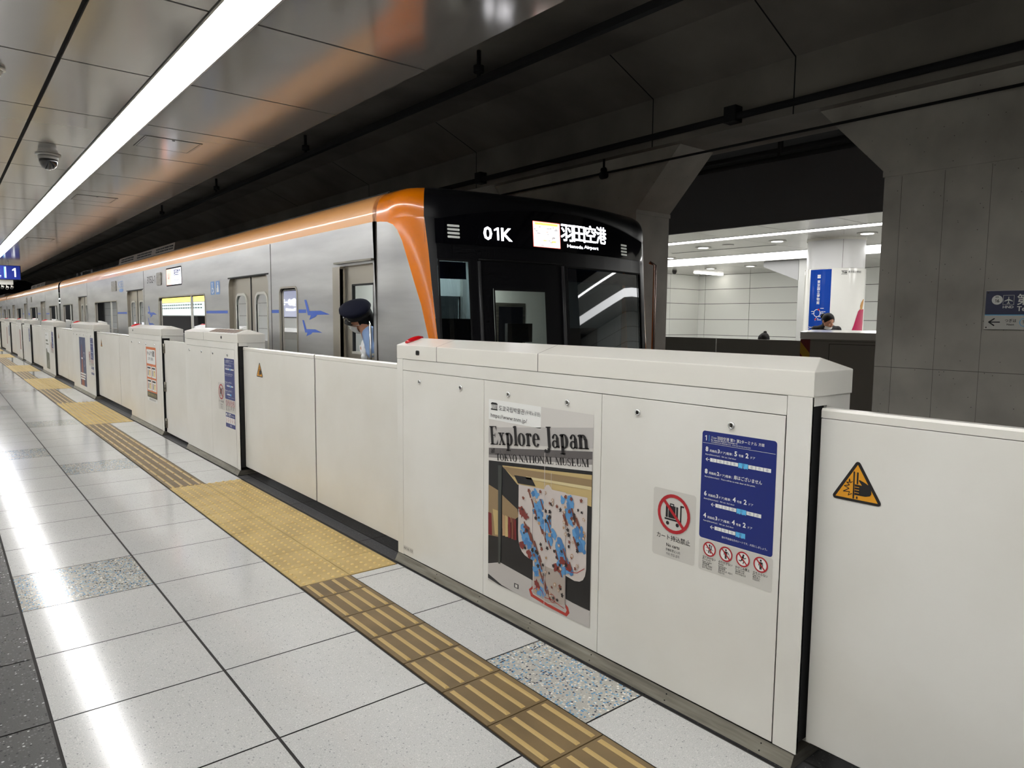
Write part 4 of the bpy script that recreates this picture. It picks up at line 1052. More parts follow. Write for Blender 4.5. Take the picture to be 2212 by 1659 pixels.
def cap(s, d, h, out=0.0):
    x, y, nx, ny = contour(s); z0 = zs(s); z = z0+(ZT-z0)*h
    return (x+nx*d, y+ny*d+rake(z0)*(1-d/0.33*0.0), z+out)
def lerp(a, b, t): return a+(b-a)*t

def side_wall(par, y0, y1, x, openings, out=-1, mt='steel', top=2.255):
    """stainless side with window and door openings; openings = [(y0,y1,z0,z1,r)]"""
    outer = [(y0, -0.12), (y1, -0.12), (y1, top), (y0, top)]
    holes = [rrect(a, b, c, d, r) if r > 0 else [(a, c), (b, c), (b, d), (a, d)] for a, b, c, d, r in openings]
    v, f = plate(outer, holes, lambda u, w: (x, u, w))
    m = MB(); m.add(v, f, 0)
    for h in holes:                          # reveals
        n = len(h)
        m.add([(x, u, w) for u, w in h]+[(x-out*0.055, u, w) for u, w in h], [(i, (i+1) % n, n+(i+1) % n, n+i) for i in range(n)], 1)
    return m.build('side_wall', [mt, 'steel2'], par, fix=False)
def ring_mesh(m, a, b, c, d, r, w, x, dx, mi=0, n=5):
    """rounded rim of width w around the opening, standing dx proud"""
    o = rrect(a-w, b+w, c-w, d+w, r+w, n); i = rrect(a, b, c, d, r, n); k = len(o)
    m.add([(x, u, z) for u, z in o]+[(x, u, z) for u, z in i]+[(x-dx, u, z) for u, z in o]+[(x-dx, u, z) for u, z in i],
          [(j, (j+1) % k, k+(j+1) % k, k+j) for j in range(k)]+[(2*k+j, 2*k+(j+1) % k, 3*k+(j+1) % k, 3*k+j) for j in range(k)]
          +[(j, (j+1) % k, 2*k+(j+1) % k, 2*k+j) for j in range(k)]+[(k+j, k+(j+1) % k, 3*k+(j+1) % k, 3*k+j) for j in range(k)], mi)
def pane(par, a, b, c, d, x, r=0.05, name='pane'):
    p = rrect(a, b, c, d, r)
    return MB().add([(x, u, z) for u, z in p], [tuple(range(len(p)))]).build(name, 'glass', par, fix=False)
def door_pair(par, yc):
    x = TX+0.045
    for sgn in (1, -1):
        a, b = (yc+0.004, yc+0.64) if sgn > 0 else (yc-0.64, yc-0.004)
        wa, wb = (yc+0.15, yc+0.50) if sgn > 0 else (yc-0.50, yc-0.15)
        v, f = plate([(a, -0.05), (b, -0.05), (b, 1.95), (a, 1.95)], [rrect(wa, wb, 0.62, 1.745, 0.09)], lambda u, w: (x, u, w))
        m = MB(); m.add(v, f, 0); m.box(x-0.003, x+0.012, a if sgn > 0 else b-0.012, a+0.012 if sgn > 0 else b, -0.05, 1.95, 1)
        dl = m.build('door_leaf', ['steel2', 'rubber'], par, fix=False)
        m = MB(); ring_mesh(m, wa, wb, 0.62, 1.745, 0.09, 0.028, x, 0.010); m.build('window_rim', 'rim', dl, fix=False)
        pane(dl, wa, wb, 0.62, 1.745, x+0.006, 0.09)
    MB().box(TX-0.004, TX+0.03, yc-0.66, yc+0.66, 1.945, 1.96).build('door_lintel', 'rubber', par)
def window(par, a, b, mull=True, z0=0.82, z1=1.785):
    m = MB(); ring_mesh(m, a, b, z0, z1, 0.05, 0.018, TX, 0.006)
    w = m.build('window', 'steel2', par, fix=False)
    m = MB(); ring_mesh(m, a+0.012, b-0.012, z0+0.012, z1-0.012, 0.045, 0.02, TX+0.02, 0.004); m.build('gasket', 'rubber', w, fix=False)
    if mull:
        yy = a+(b-a)*0.27
        MB().box(TX+0.004, TX+0.03, yy-0.022, yy+0.022, z0, z1).build('mullion', 'rim', w)
        pane(w, a, yy, z0, z1, TX+0.016, 0.02); pane(w, yy, b, z0, z1, TX+0.02, 0.02)
    else: pane(w, a, b, z0, z1, TX+0.016, 0.05)
def plane_decal(par, y, z, s, name='aircraft_emblem'):
    g = G((TX-0.0015, y, z), (0, -1, 0), (0, 0, 1), (-1, 0, 0), 0.0004)
    g.poly([(0, 0.155*s), (0.055*s, 0.155*s), (0.13*s, 0.035*s), (0.42*s, 0.035*s), (0.64*s, -0.004*s), (0.33*s, -0.006*s), (0.28*s, -0.03*s), (0.155*s, -0.055*s), (0.125*s, -0.062*s), (0.165*s, -0.012*s), (0.09*s, -0.012*s)], 'blue_stripe', 1)
    g.build(name, par)
def stripe(par, a, b, z=1.558, h=0.033):
    MB().box(TX-0.0012, TX-0.0004, a, b, z-h/2, z+h/2).build('blue_stripe', 'blue_stripe', par)
def seats(par, a, b):
    for x0, x1, xb in ((2.80, 3.25, 2.78), (4.91, 5.36, 5.38)):
        m = MB().box(x0, x1, a, b, 0.28, 0.44)
        m.box(min(xb, xb+(0.12 if xb < 4 else -0.12)), max(xb, xb+(0.12 if xb < 4 else -0.12)), a, b, 0.44, 0.92)
        m.build('bench_seat', 'seat', par)
def car_common(t, y0, y1, doors, wins, roof_from, extra_open=()):
    L = [(a, b, 0.82, 1.785, 0.05) for a, b, mu in wins] + [(d-0.645, d+0.645, -0.06, 1.95, 0.10) for d in doors] + list(extra_open)
    side_wall(t, max(y0, 5.0), y1, TX, L)
    side_wall(t, max(y0, 5.0), y1, TXR, [(a, b, 0.82, 1.785, 0.05) for a, b, mu in wins], out=1)
    for d in doors: door_pair(t, d)
    for a, b, mu in wins:
        window(t, a, b, mu)
    ya = max(y0, 5.0)
    prof = [(d, 2.255+(ZT-2.255)*h) for d, h in HD]
    for sg, nm in ((1, 'orange_cantrail'), (-1, 'orange_cantrail')):
        xx = (lambda d: TX+d) if sg > 0 else (lambda d: TXR-d)
        MB().grid([[(xx(d), y, z) for d, z in prof[:KO+1]] for y in (ya, y1)]).build(nm, 'orange_film', t, fix=False)
        MB().tube([(xx(DO+0.008), ya, prof[KO][1]+0.002), (xx(DO+0.008), y1, prof[KO][1]+0.002)], 0.012, 6).build('roof_gutter', 'roof_grey', t)
    rows = []
    ys = [roof_from, roof_from+0.1, roof_from+0.2, roof_from+0.29, roof_from+0.5, roof_from+1.0, y1] if roof_from < 5 else [ya, y1]
    for y in ys:
        q = 1.0 if roof_from >= 5 else min(1.0, (y-roof_from)/0.45); q = q*q*(3-2*q)
        row = [(TX+DO, y, prof[KO][1]), (TX+DP, y, prof[KO+1][1])]
        if y < 5.0: row = [(3.03, y, ZT), (3.03, y, ZT)]
        for k in range(13):
            x = 3.03+2.10*k/12; row.append((x, y, ZT+0.130*q*(1-((x-TXC)/1.05)**2)))
        row += [(TXR-DP, y, prof[KO+1][1]), (TXR-DO, y, prof[KO][1])] if y >= 5.0 else [(5.13, y, ZT), (5.13, y, ZT)]
        rows.append(row)
    MB().grid(rows).build('roof', 'roof_grey' if roof_from >= 5 else 'navy_mask', t, fix=False)
    # inside
    MB().box(2.74, 5.42, ya+0.75 if roof_from < 5 else ya, y1-0.02, -0.10, -0.02).build('cabin_floor', 'int_floor', t)
    MB().box(2.76, 5.40, ya+0.75 if roof_from < 5 else ya, y1-0.02, 2.13, 2.17).build('cabin_ceiling', 'int_wall', t)
    for x in (3.55, 4.61): MB().box(x-0.07, x+0.07, ya+1.0, y1-0.3, 2.112, 2.128).build('cabin_light', 'int_light', t)
    for w in wins:
        if w[2]: seats(t, w[0]+0.05, w[1]-0.05)
    for xx, sg in ((2.772, 1), (5.388, -1)):     # wall lining above the windows
        MB().box(min(xx, xx+0.01*sg), max(xx, xx+0.01*sg), ya+0.8, y1-0.02, 1.95, 2.13).build('wall_lining', 'int_wall', t)
    MB().box(2.76, 5.40, y1-0.03, y1-0.01, -0.05, 2.17).build('end_wall', 'int_wall', t)
    for d in doors:
        MB().box(TX-0.0012, TX+0.001, d-0.735, d-0.722, -0.1, 2.25).build('body_seam', 'seam', t)
    # under-floor skirt ends are hidden below the platform edge
def ac_unit(par, a, b):
    m = MB(); x0, x1 = 3.02, 5.14
    pr = [(x0, 2.53), (x0+0.03, 2.70), (x0+0.14, 2.745), (x1-0.14, 2.745), (x1-0.03, 2.70), (x1, 2.53)]
    m.prism([(x, a, z) for x, z in pr], (0, b-a, 0), 0)
    for k in range(int((b-a)/0.30)):
        y = a+0.1+0.30*k
        if k % 5 == 4: continue
        for z in (2.60, 2.645): m.box(x0-0.006+(z-2.53)*0.176, x0+0.012+(z-2.53)*0.176, y, y+0.23, z, z+0.022, 1)
    m.build('air_conditioner', [mat('roof_unit', rgb(112, 100, 92), 0.6), 'black'], par)

def first_car():
    t = thing('train_car', 'leading silver train car with orange edged black cab front', 'train car', (TXC, 14.2, -1.15), 'commuter train cars')
    doors = [8.0, 13.79, 19.53]
    wins = [(6.60, 7.03, False), (9.62, 12.06, True), (15.40, 17.82, True), (21.15, 22.86, True)]
    car_common(t, 4.3, 23.42, doors, wins, 4.70, [(5.055, 5.66, -0.06, 1.935, 0.02)])
    # --- cab side panel, orange wrap and cap
    ZR = [-0.12, 0.5, 0.95, 1.25, 1.361, 1.48, 1.594, 1.77, 1.939, 2.0, 2.05, 2.08, 2.12, 2.16, 2.18, 2.205, 2.22, 2.232, 2.24, 2.245, 2.25]
    MB().grid([[nose(lerp(0, s_b(z), k/10), z) for k in range(11)] for z in ZR]).build('cab_side_panel', 'steel', t, fix=False)
    MB().box(TX-0.002, TX+0.002, 4.995, 5.008, -0.1, 2.25).build('cab_seam', 'seam', t)
    m = MB(); m.grid([[nose(lerp(s_b(z), s_m(z), k/10), z) for k in range(11)] for z in ZR+[2.255]])
    ss = [0.582*k/14 for k in range(15)]
    m.grid([[cap(s, d, h) for s in ss] for d, h in HD[:KO+1]])
    m.build('orange_front_edge', 'orange_body', t, fix=False)
    m = MB(); sr = [S_END-x for x in ss]
    m.grid([[nose(lerp(S_END, S_END-s_m(z), k/10), z) for k in range(11)] for z in ZR+[2.255]])
    m.grid([[cap(s, d, h) for s in sr] for d, h in HD[:KO+1]])
    m.build('orange_front_edge', 'orange_body', t, fix=False)
    # --- black mask with three window openings
    SC_ = [None, 0.668, 0.80, 0.927, 1.0, 1.117, 1.28, 1.45, 1.618, 1.75, 1.851, 2.1, 2.35, 2.6, 2.8, 2.95, 3.03]
    ZM = [-0.12, 0.6, 0.95, 1.3, 1.735, 1.945, 2.0, 2.06]
    holes = [(0.668, 0.927, 0.95, 1.945), (1.117, 1.618, 0.95, 1.735), (1.851, 2.95, 0.95, 1.945)]
    m = MB()
    for za, zb in zip(ZM, ZM[1:]):
        for i in range(len(SC_)-1):
            f0 = (lambda z: s_m(z)) if i == 0 else (lambda z, q=SC_[i]: q)
            sm_ = (SC_[i+1]+(SC_[i] or 0.62))/2
            if any(a-1e-6 <= (SC_[i] or 0.6) and SC_[i+1] <= b+1e-6 and c-1e-6 <= za and zb <= d+1e-6 for a, b, c, d in holes): continue
            m.grid([[nose(lerp(f0(z), SC_[i+1], k/2), z) for k in range(3)] for z in (za, zb)])
    n = 46; sx = [lerp(0.582, 3.03, k/n) for k in range(n+1)]
    m.grid([[nose(s, lerp(2.06, zs(s), q/4)) for s in sx] for q in range(5)])
    m.grid([[cap(s, d, h) for s in sx] for d, h in HD])
    m.grid([[nose(lerp(3.03, S_END-s_m(z), k/4), z) for k in range(5)] for z in ZR+[2.255]])
    s2 = [lerp(3.03, S_END-0.582, k/6) for k in range(7)]
    m.grid([[cap(s, d, h) for s in s2] for d, h in HD])
    for sss in (ss, sr): m.grid([[cap(s, d, h) for s in sss] for d, h in HD[KO:]])
    # fill between the cap's inner edge and the roof
    allS = [lerp(0, S_END, k/60) for k in range(61)]
    m.grid([[cap(s, 0.33, 1.0) for s in allS], [(min(max(cap(s, 0.33, 1)[0], 3.03), 5.13), max(4.70, min(cap(s, 0.33, 1)[1], 5.0)), ZT) for s in allS]], smooth=False)
    mk = m.build('front_mask', 'navy_mask', t, fix=False)
    # --- head sign glass band
    sB = [lerp(0.66, 3.0, k/40) for k in range(41)]
    band = MB().grid([[nose(s, lerp(2.062, zs(s)-0.012, q/3), 0.006) for s in sB] for q in range(4)]).build('head_sign_glass', 'mask_gloss', t, fix=False)
    e_w = emitter('led_white', (0.93, 0.93, 1.0, 1), 5.0); e_r = emitter('led_red', (1.0, 0.12, 0.08, 1), 2.2); e_y = emitter('led_yellow', (1.0, 0.75, 0.05, 1), 2.6)
    M['led_pale'] = emitter('led_pale', (1.0, 0.93, 0.9, 1), 0.95); M['led_white'], M['led_red'], M['led_yellow'] = e_w, e_r, e_y
    class NG(G):           # drawing that follows the curved front: x to the right, y up
        def __init__(q, x0, z0, out=0.0075):
            q.s0, q.z0, q.out = 0.794+x0-3.04, z0, out; q.mb = MB(); q.names = []; q.step = 0.0007
        def p3(q, x, y, L): return nose(q.s0+x, q.z0+y, q.out+q.step*L)
        def rect(q, x0, y0, x1, y1, m, L=1):
            n = max(1, int((x1-x0)/0.04))
            for k in range(n): q.poly([(lerp(x0, x1, k/n), y0), (lerp(x0, x1, (k+1)/n), y0), (lerp(x0, x1, (k+1)/n), y1), (lerp(x0, x1, k/n), y1)], m, L)
            return q
    fp = lambda x0, z0, out=0.0075: (x0, z0, out)
    g = NG(*fp(3.295, 2.108)); g.text('01K', 0, 0.004, 0.098, 'led_white', 1, w=0.255, bold=0.02); g.build('run_number', t)
    g = NG(*fp(3.751, 2.085)); 
    g.rect(0, 0, 0.284, 0.205, 'led_red', 1); g.rect(0.004, 0.004, 0.28, 0.200, 'led_pale', 2); g.rect(0.02, 0.178, 0.26, 0.196, 'led_yellow', 3); g.rect(0.10, 0.05, 0.135, 0.058, 'led_yellow', 3); g.rect(0.19, 0.044, 0.235, 0.056, 'led_yellow', 3)
    rn = random.Random(3)
    for k in range(26):
        a, b = rn.uniform(0.005, 0.24), rn.uniform(0.008, 0.165); g.rect(a, b, a+rn.uniform(0.008, 0.035), b+0.003, 'led_red' if k % 3 == 0 else 'sign_blue', 3)
    g.build('service_type_display', t)
    dd = MB(); nm = ['led_white']
    for k, ch in enumerate('羽田空港'):
        for q, (du, dv) in enumerate(((0, 0), (0.0045, 0.0), (0.0, 0.004), (0.0045, 0.004))):
            g = NG(4.046+0.147*k+du, 2.150+0.004*k+dv, 0.0078+0.0002*q); g.text(ch, 0, 0.014, 0.110, 'led_white', 1, w=0.138); dd.add(g.mb.v, g.mb.f)
    for k, ch in enumerate(('Haneda', 'Airport')):
        g = NG(*fp(4.115+0.205*k, 2.103+0.006*k, 0.0078)); g.text(ch, 0, 0, 0.026, 'led_white', 1, w=0.19, bold=0.015); dd.add(g.mb.v, g.mb.f)
    dd.build('destination_display', nm, t, fix=False)
    lamp = emitter('lamp_bar', (0.9, 0.95, 0.8, 1), 0.12); M['lamp_bar'] = lamp
    for xa, z0, cnt in ((3.0, 2.105, 4), (4.86, 2.09, 4)):
        g = NG(*fp(xa, z0, 0.0085))
        for q in range(cnt): g.rr(0, 0.028*q, 0.10, 0.028*q+0.017, 0.006, 'lamp_bar', 1)
        g.build('marker_lamp', t)
    # --- windows of the cab front, each with its tinted top band
    for nm, (a, b, c, d) in zip(('front_window', 'door_window', 'front_window'), holes):
        k = 8
        w = MB().grid([[nose(lerp(a, b, q/k), z, -0.012) for q in range(k+1)] for z in (c, d)]).build(nm, 'glass_clear' if nm == 'door_window' else 'glass_dark', t, fix=False)
        m = MB(); e = 0.014
        for (s0, s1, z0, z1) in ((a, b, d-e, d), (a, b, c, c+e)): m.grid([[nose(lerp(s0, s1, q/k), z, 0.004) for q in range(k+1)] for z in (z0, z1)])
        for (s0, s1) in ((a, a+e), (b-e, b)): m.grid([[nose(s0, z, 0.004) for z in (c, d)], [nose(s1, z, 0.004) for z in (c, d)]])
        m.build('window_gasket', 'black', w, fix=False)
    M['tint'] = mat('blue_sun_tint', rgb(28, 48, 100), 0.08, coat=0.5)
    for a, b, z0 in ((0.682, 0.915, 1.80), (1.865, 2.93, 1.82)):
        MB().grid([[nose(lerp(a, b, q/8), z, -0.03) for q in range(9)] for z in (z0, 1.93)]).build('sun_visor', 'tint', t, fix=False)
    # emergency door outline, grab bars
    m = MB()
    for s0 in (1.0, 1.80):
        m.tube([nose(s0, z, 0.012) for z in (0.5, 1.0, 1.5, 1.94)], 0.014, 8)
        m.build('door_post', mat('dark_grey_post', rgb(58, 58, 60), 0.4), t); m = MB()
    MB().tube([nose(lerp(1.0, 1.8, k/6), 1.955, 0.006) for k in range(7)], 0.007, 6).build('door_head', 'black', t)
    MB().tube([(5.385, 4.425, 0.7), (5.385, 4.425, 2.03), (5.355, 4.47, 2.06)], 0.016, 8).build('grab_rail', mat('pink_grey_rail', rgb(176, 150, 140), 0.25, 0.8), t)
    # --- cab door and side details
    x = TX+0.04
    v, f = plate([(5.05, -0.05), (5.665, -0.05), (5.665, 1.94), (5.05, 1.94)], [[(5.125, 1.215), (5.50, 1.215), (5.50, 1.775), (5.125, 1.775)]], lambda u, w: (x, u, w))
    m = MB(); m.add(v, f, 0); cd = m.build('cab_door', ['steel2'], t, fix=False)
    m = MB()
    for a, b, c, d in ((5.125, 5.50, 1.768, 1.782), (5.49, 5.504, 1.21, 1.78), (5.12, 5.13, 1.21, 1.78)): m.box(x-0.006, x+0.02, a, b, c, d)
    m.build('window_frame', 'rubber', cd)
    MB().box(x-0.012, x+0.02, 5.12, 5.50, 1.195, 1.215).build('sill', 'rim', cd)
    MB().tube([(x-0.02, 5.13, 1.0), (x-0.03, 5.13, 1.2), (x-0.03, 5.14, 1.44), (x-0.03, 5.17, 1.47), (x-0.01, 5.19, 1.47)], 0.010, 8).build('window_rail', 'chrome', cd)
    MB().box(TX-0.03, TX, 5.04, 5.72, 1.955, 1.97).build('rain_gutter', 'kick', t)
    MB().box(TX-0.002, TX+0.03, 5.66, 5.80, -0.05, 1.935).build('door_jamb', 'steel2', t)
    for a, b in ((6.385, 6.56), (7.07, 7.27), (8.70, 9.57), (14.50, 15.35), (12.72, 12.84)): stripe(t, a, b)
    plane_decal(t, 6.42, 1.530, 0.87); plane_decal(t, 6.475, 1.365, 0.70)
    plane_decal(t, 12.78, 1.530, 0.87); plane_decal(t, 12.83, 1.365, 0.70); 
    # side displays, vents, numbers
    for y, s_ in ((11.53, 1),):
        g = G((TX-0.001, y, 1.965), (0, -1, 0), (0, 0, 1), (-1, 0, 0)); g.rr(-0.02, -0.02, 0.84, 0.25, 0.02, 'black', 1)
        sd = g.build('side_display', t); g = G((TX-0.001, y, 1.965), (0, -1, 0), (0, 0, 1), (-1, 0, 0))
        g.rect(0, 0, 0.82, 0.23, 'led_side', 2) if False else None
        M['led_panel'] = emitter('led_panel', (0.85, 0.87, 1.0, 1), 0.8); M['led_orange'] = emitter('led_orange', (1.0, 0.30, 0.16, 1), 1.1); M['led_blue'] = emitter('led_blue', (0.25, 0.5, 1, 1), 0.9)
        g.rect(0.0, 0.0, 0.30, 0.23, 'led_orange', 2); g.rect(0.30, 0, 0.38, 0.23, 'led_blue', 2); g.rect(0.38, 0, 0.82, 0.23, 'led_panel', 2)
        g.text('羽田空港', 0.42, 0.135, 0.065, 'sign_blue', 3, w=0.36, bold=0.03); g.text('Haneda Airport', 0.42, 0.04, 0.045, 'ink', 3, w=0.36); g.text('特', 0.06, 0.06, 0.1, 'white_ink', 3, bold=0.02)
        g.build('display_text', sd)
    for y0_, y1_ in ((11.84, 12.13), (15.36, 15.83)):
        m = MB(); p = rrect(y0_, y1_, 1.98, 2.175, 0.03); m.prism([(TX, a, b) for a, b in p], (-0.012, 0, 0)); m.build('speaker_vent', 'kick', t, bevel=0.002)
    g = G((TX-0.001, 12.80, 2.035), (0, -1, 0), (0, 0, 1), (-1, 0, 0)); g.text('3152-1', 0, 0, 0.11, 'ink', 1, w=0.55); g.build('car_number', t)
    M['logo_blue'] = mat('logo_blue', rgb(110, 150, 205), 0.4)
    g = G((TX-0.001, 15.18, 1.95), (0, -1, 0), (0, 0, 1), (-1, 0, 0)); g.text('KSEI', 0, 0.08, 0.13, 'sign_grey', 1, w=0.46, bold=0.02); g.text('KSEI', 0.006, 0.082, 0.125, 'logo_blue', 2, w=0.44); g.disc(0.26, 0.03, 0.2, 'logo_blue', 1, ry=0.035); g.build('operator_logo', t)
    for k, y in enumerate((9.35, 9.14)):
        g = G((TX-0.001, y, 1.775), (0, -1, 0), (0, 0, 1), (-1, 0, 0)); g.rr(0, 0, 0.16, 0.165, 0.01, 'logo_blue', 1)
        if k == 0:
            g.disc(0.07, 0.138, 0.013, 'white_ink', 2, 10); g.line([(0.07, 0.12), (0.075, 0.075), (0.11, 0.07), (0.122, 0.03)], 0.014, 'white_ink', 2); g.ring(0.075, 0.055, 0.04, 0.03, 'white_ink', 2, a0=120, a1=350)
        else:
            g.disc(0.085, 0.138, 0.013, 'white_ink', 2, 10); g.poly([(0.07, 0.12), (0.10, 0.12), (0.125, 0.03), (0.05, 0.03)], 'white_ink', 2); g.disc(0.045, 0.07, 0.01, 'white_ink', 2, 8); g.line([(0.045, 0.06), (0.045, 0.03)], 0.016, 'white_ink', 2)
        g.build('access_sticker', t)
    ac_unit(t, 12.4, 16.9)
    # --- cab interior
    m = MB()
    for a, b, c, d in ((2.76, 3.42, -0.05, 2.1), (4.02, 5.40, -0.05, 2.1), (3.42, 4.02, 1.72, 2.1), (3.42, 4.02, -0.05, 0.95)): m.box(a, b, 5.74, 5.78, c, d)
    m.build('cab_partition', 'int_wall', t)
    MB().box(4.50, 4.82, 5.728, 5.738, 0.90, 1.63).build('partition_window', 'mask_gloss', t)
    MB().box(4.46, 4.86, 5.734, 5.739, 0.86, 1.67).build('partition_window_frame', 'kick', t)
    MB().box(4.19, 4.50, 5.20, 5.24, 1.28, 1.46).box(4.32, 4.37, 5.21, 5.23, 0.6, 1.28).build('cab_monitor', 'black', t)
    MB().box(4.02, 4.06, 5.70, 5.76, -0.05, 2.1).build('partition_post', 'rim', t)
    MB().grid([[nose(lerp(2.965, S_END-0.2, k/12), z, -0.035) for k in range(13)] for z in (0.5, 1.0, 1.5, 2.0, 2.2)]).build('corner_lining', mat('console_grey', rgb(70, 74, 76), 0.5), t, fix=False)
    MB().box(5.30, 5.32, 4.78, 5.74, -0.05, 2.1).build('cab_lining', mat('console_grey', rgb(70, 74, 76), 0.5), t)
    MB().box(2.76, 5.40, 4.62, 5.74, -0.10, -0.02).build('cab_floor', 'int_floor', t)
    MB().box(2.80, 5.36, 4.80, 5.74, 2.10, 2.14).build('cab_ceiling', 'int_wall', t)
    M['cab_light'] = emitter('cab_ceiling_lamp', (0.95, 1.0, 0.98, 1), 20.0); MB().box(3.35, 4.15, 5.2, 5.5, 2.085, 2.10).build('cab_lamp', 'cab_light', t)
    MB().box(4.05, 5.25, 4.62, 4.95, 0.0, 1.05).box(2.95, 3.2, 4.62, 4.85, 0, 1.0).build('driving_console', mat('console_grey', rgb(70, 74, 76), 0.5), t)
    M['led_amber'] = emitter('led_amber', (1, 0.55, 0.05, 1), 2.5)
    for z in (1.30, 1.345): MB().box(4.80, 4.86, 4.93, 4.95, z, z+0.02).build('console_indicator', 'led_amber', t)
    MB().box(4.6, 5.1, 4.90, 4.93, 1.05, 1.42).build('console_screen', 'black', t)
    MB().box(3.46, 3.86, 5.22, 5.34, 0.75, 1.50).box(3.46, 3.86, 5.0, 5.34, 0.5, 0.6).build('crew_seat', 'charcoal', t)
    pane(t, 3.42, 4.02, 0.95, 1.72, TX, 0.02) if False else None
    return t
first_car()
def middle_car(y0, lab, off):
    t = thing('train_car', lab, 'train car', (TXC, y0+9.6, -1.15), 'commuter train cars')
    y1 = y0+19.2
    doors = [y0+3.92, y0+9.73, y0+15.35]
    wins = [(y0+0.40, y0+2.2, True), (y0+5.65, y0+8.0, True), (y0+11.27, y0+13.68, True), (y0+17.0, y0+18.8, True)]
    car_common(t, y0, y1, doors, wins, 99)
    MB().box(2.76, 5.40, y0+0.01, y0+0.03, -0.05, 2.17).build('end_wall', 'int_wall', t)
    for a, b in ((y0+2.3, y0+3.1), (y0+4.7, y0+5.5), (y0+8.2, y0+8.9), (y0+10.6, y0+11.1)): stripe(t, a, b)
    plane_decal(t, y0+8.75, 1.530, 0.87)
    for a in (y0+7.3, y0+9.0):
        m = MB(); p = rrect(a, a+0.35, 1.98, 2.175, 0.03); m.prism([(TX, q, r) for q, r in p], (-0.012, 0, 0)); m.build('speaker_vent', 'kick', t)
    ac_unit(t, y0+6.4, y0+11.2)
middle_car(23.74, 'second silver train car, coupled behind the leading car', 0)
middle_car(43.2, 'third train car vanishing at the left photo edge', 0)
def gangway():
    t = thing('gangway_bellows', 'dark folded gangway between the first and second train cars', 'gangway', (TXC, 23.58, 0), None)
    m = MB()
    for k in range(3):
        y = 23.435+0.1*k; m.box(2.95, 5.2, y, y+0.05, -0.2, 2.30)
    m.box(3.0, 5.15, 23.43, 23.73, -0.15, 2.25); m.build('folds', 'rubber', t)
gangway()
def pantograph():
    t = thing('roof_equipment', 'small dark equipment boxes on the train roof near the car end', 'roof equipment', (3.4, 21.5, 2.6))
    for y in (20.6, 22.2, 23.0): MB().box(3.1, 3.35, y, y+0.3, 2.53, 2.68).build('box', 'roof_grey', t)
    MB().tube([(3.2, 20.9, 2.66), (3.2, 22.3, 2.72), (3.2, 23.0, 2.66)], 0.02, 6).build('conduit', 'roof_grey', t)
pantograph()
# ------------------------------------------------------------------ opposite platform
def far_ceiling():
    mb = MB(); g = 0.006
    mb.box(9.99, 20, -8, 20, ZC+0.03, ZC+0.12, 1)
    xs = [(10.02, 11.02), (11.34, 12.55), (12.55, 14.03), (15.82, 17.2), (17.2, 18.5), (18.5, 19.9)]
    ys = [5.0+1.235*k for k in range(-10, 13)]
    for xa, xb in xs:
        for y0, y1 in zip(ys, ys[1:]): mb.box(xa+g, xb-g, y0+g, y1-g, ZC, ZC+0.02, 0)
    mb.box(12.72, 12.78, 7.5, 10.0, ZC-0.002, ZC+0.005, 1)
    tag(mb.build('ceiling_far', ['ceil_far', 'ceil_gap'], fix=False), kind='structure')
M['ceil_far'] = mat('far_ceiling_panel', rgb(176, 174, 168), 0.2, 0.35)
far_ceiling()
strip_light(11.03, 11.33, -8, 20, ZC, 'narrow white ceiling light line above the opposite gates', matn='strip_far')
strip_light(14.05, 15.80, -8, 14.2, ZC, 'broad white luminous ceiling band behind the round column', matn='strip_band')
for x, y, lab in ((12.17, 7.135, 'downlight left of the round column under the narrow light line'), (12.17, 5.498, 'downlight right of the round column near the pillar'), (12.17, 8.77, 'downlight near the far end of the dark ceiling slot'),
                  (13.59, 10.754, 'downlight at the left end of the broad light band'), (17.07, 12.03, 'downlight over the panelled corner'), (17.075, 10.77, 'downlight over the long panelled wall')):
    t = thing('downlight', 'round '+lab, 'downlight', (x, y, ZC), 'round downlights on the opposite ceiling')
    MB().cyl((x, y, ZC-0.012), (x, y, ZC+0.005), 0.16, 24).build('rim', 'trim', t)
    MB().cyl((x, y, ZC-0.015), (x, y, ZC-0.006), 0.10, 24).build('lens', 'downlight', t)
t = thing('tube_light', 'short bright tube light near the panelled corner', 'ceiling light', (18.77, 13.28, ZC))
MB().box(18.1, 19.45, 13.22, 13.36, ZC-0.03, ZC-0.005).build('diffuser', 'downlight', t)
MB().box(18.08, 19.47, 13.20, 13.38, ZC-0.006, ZC+0.005).build('housing', 'enamel', t)
t = thing('ceiling_speaker', 'small round ceiling speaker near the dark slot', 'speaker', (12.11, 8.148, ZC))
MB().cyl((12.11, 8.148, ZC-0.01), (12.11, 8.148, ZC+0.002), 0.11, 20).build('grille', 'trim', t)
t = thing('far_camera', 'small dark camera on the opposite ceiling by the left wall', 'security camera', (17.07, 13.29, ZC))
MB().cyl((17.07, 13.29, ZC), (17.07, 13.29, ZC-0.05), 0.07, 16).ell((17.07, 13.29, ZC-0.05), (0.06, 0.06, 0.06)).build('dome', 'darkmetal', t)

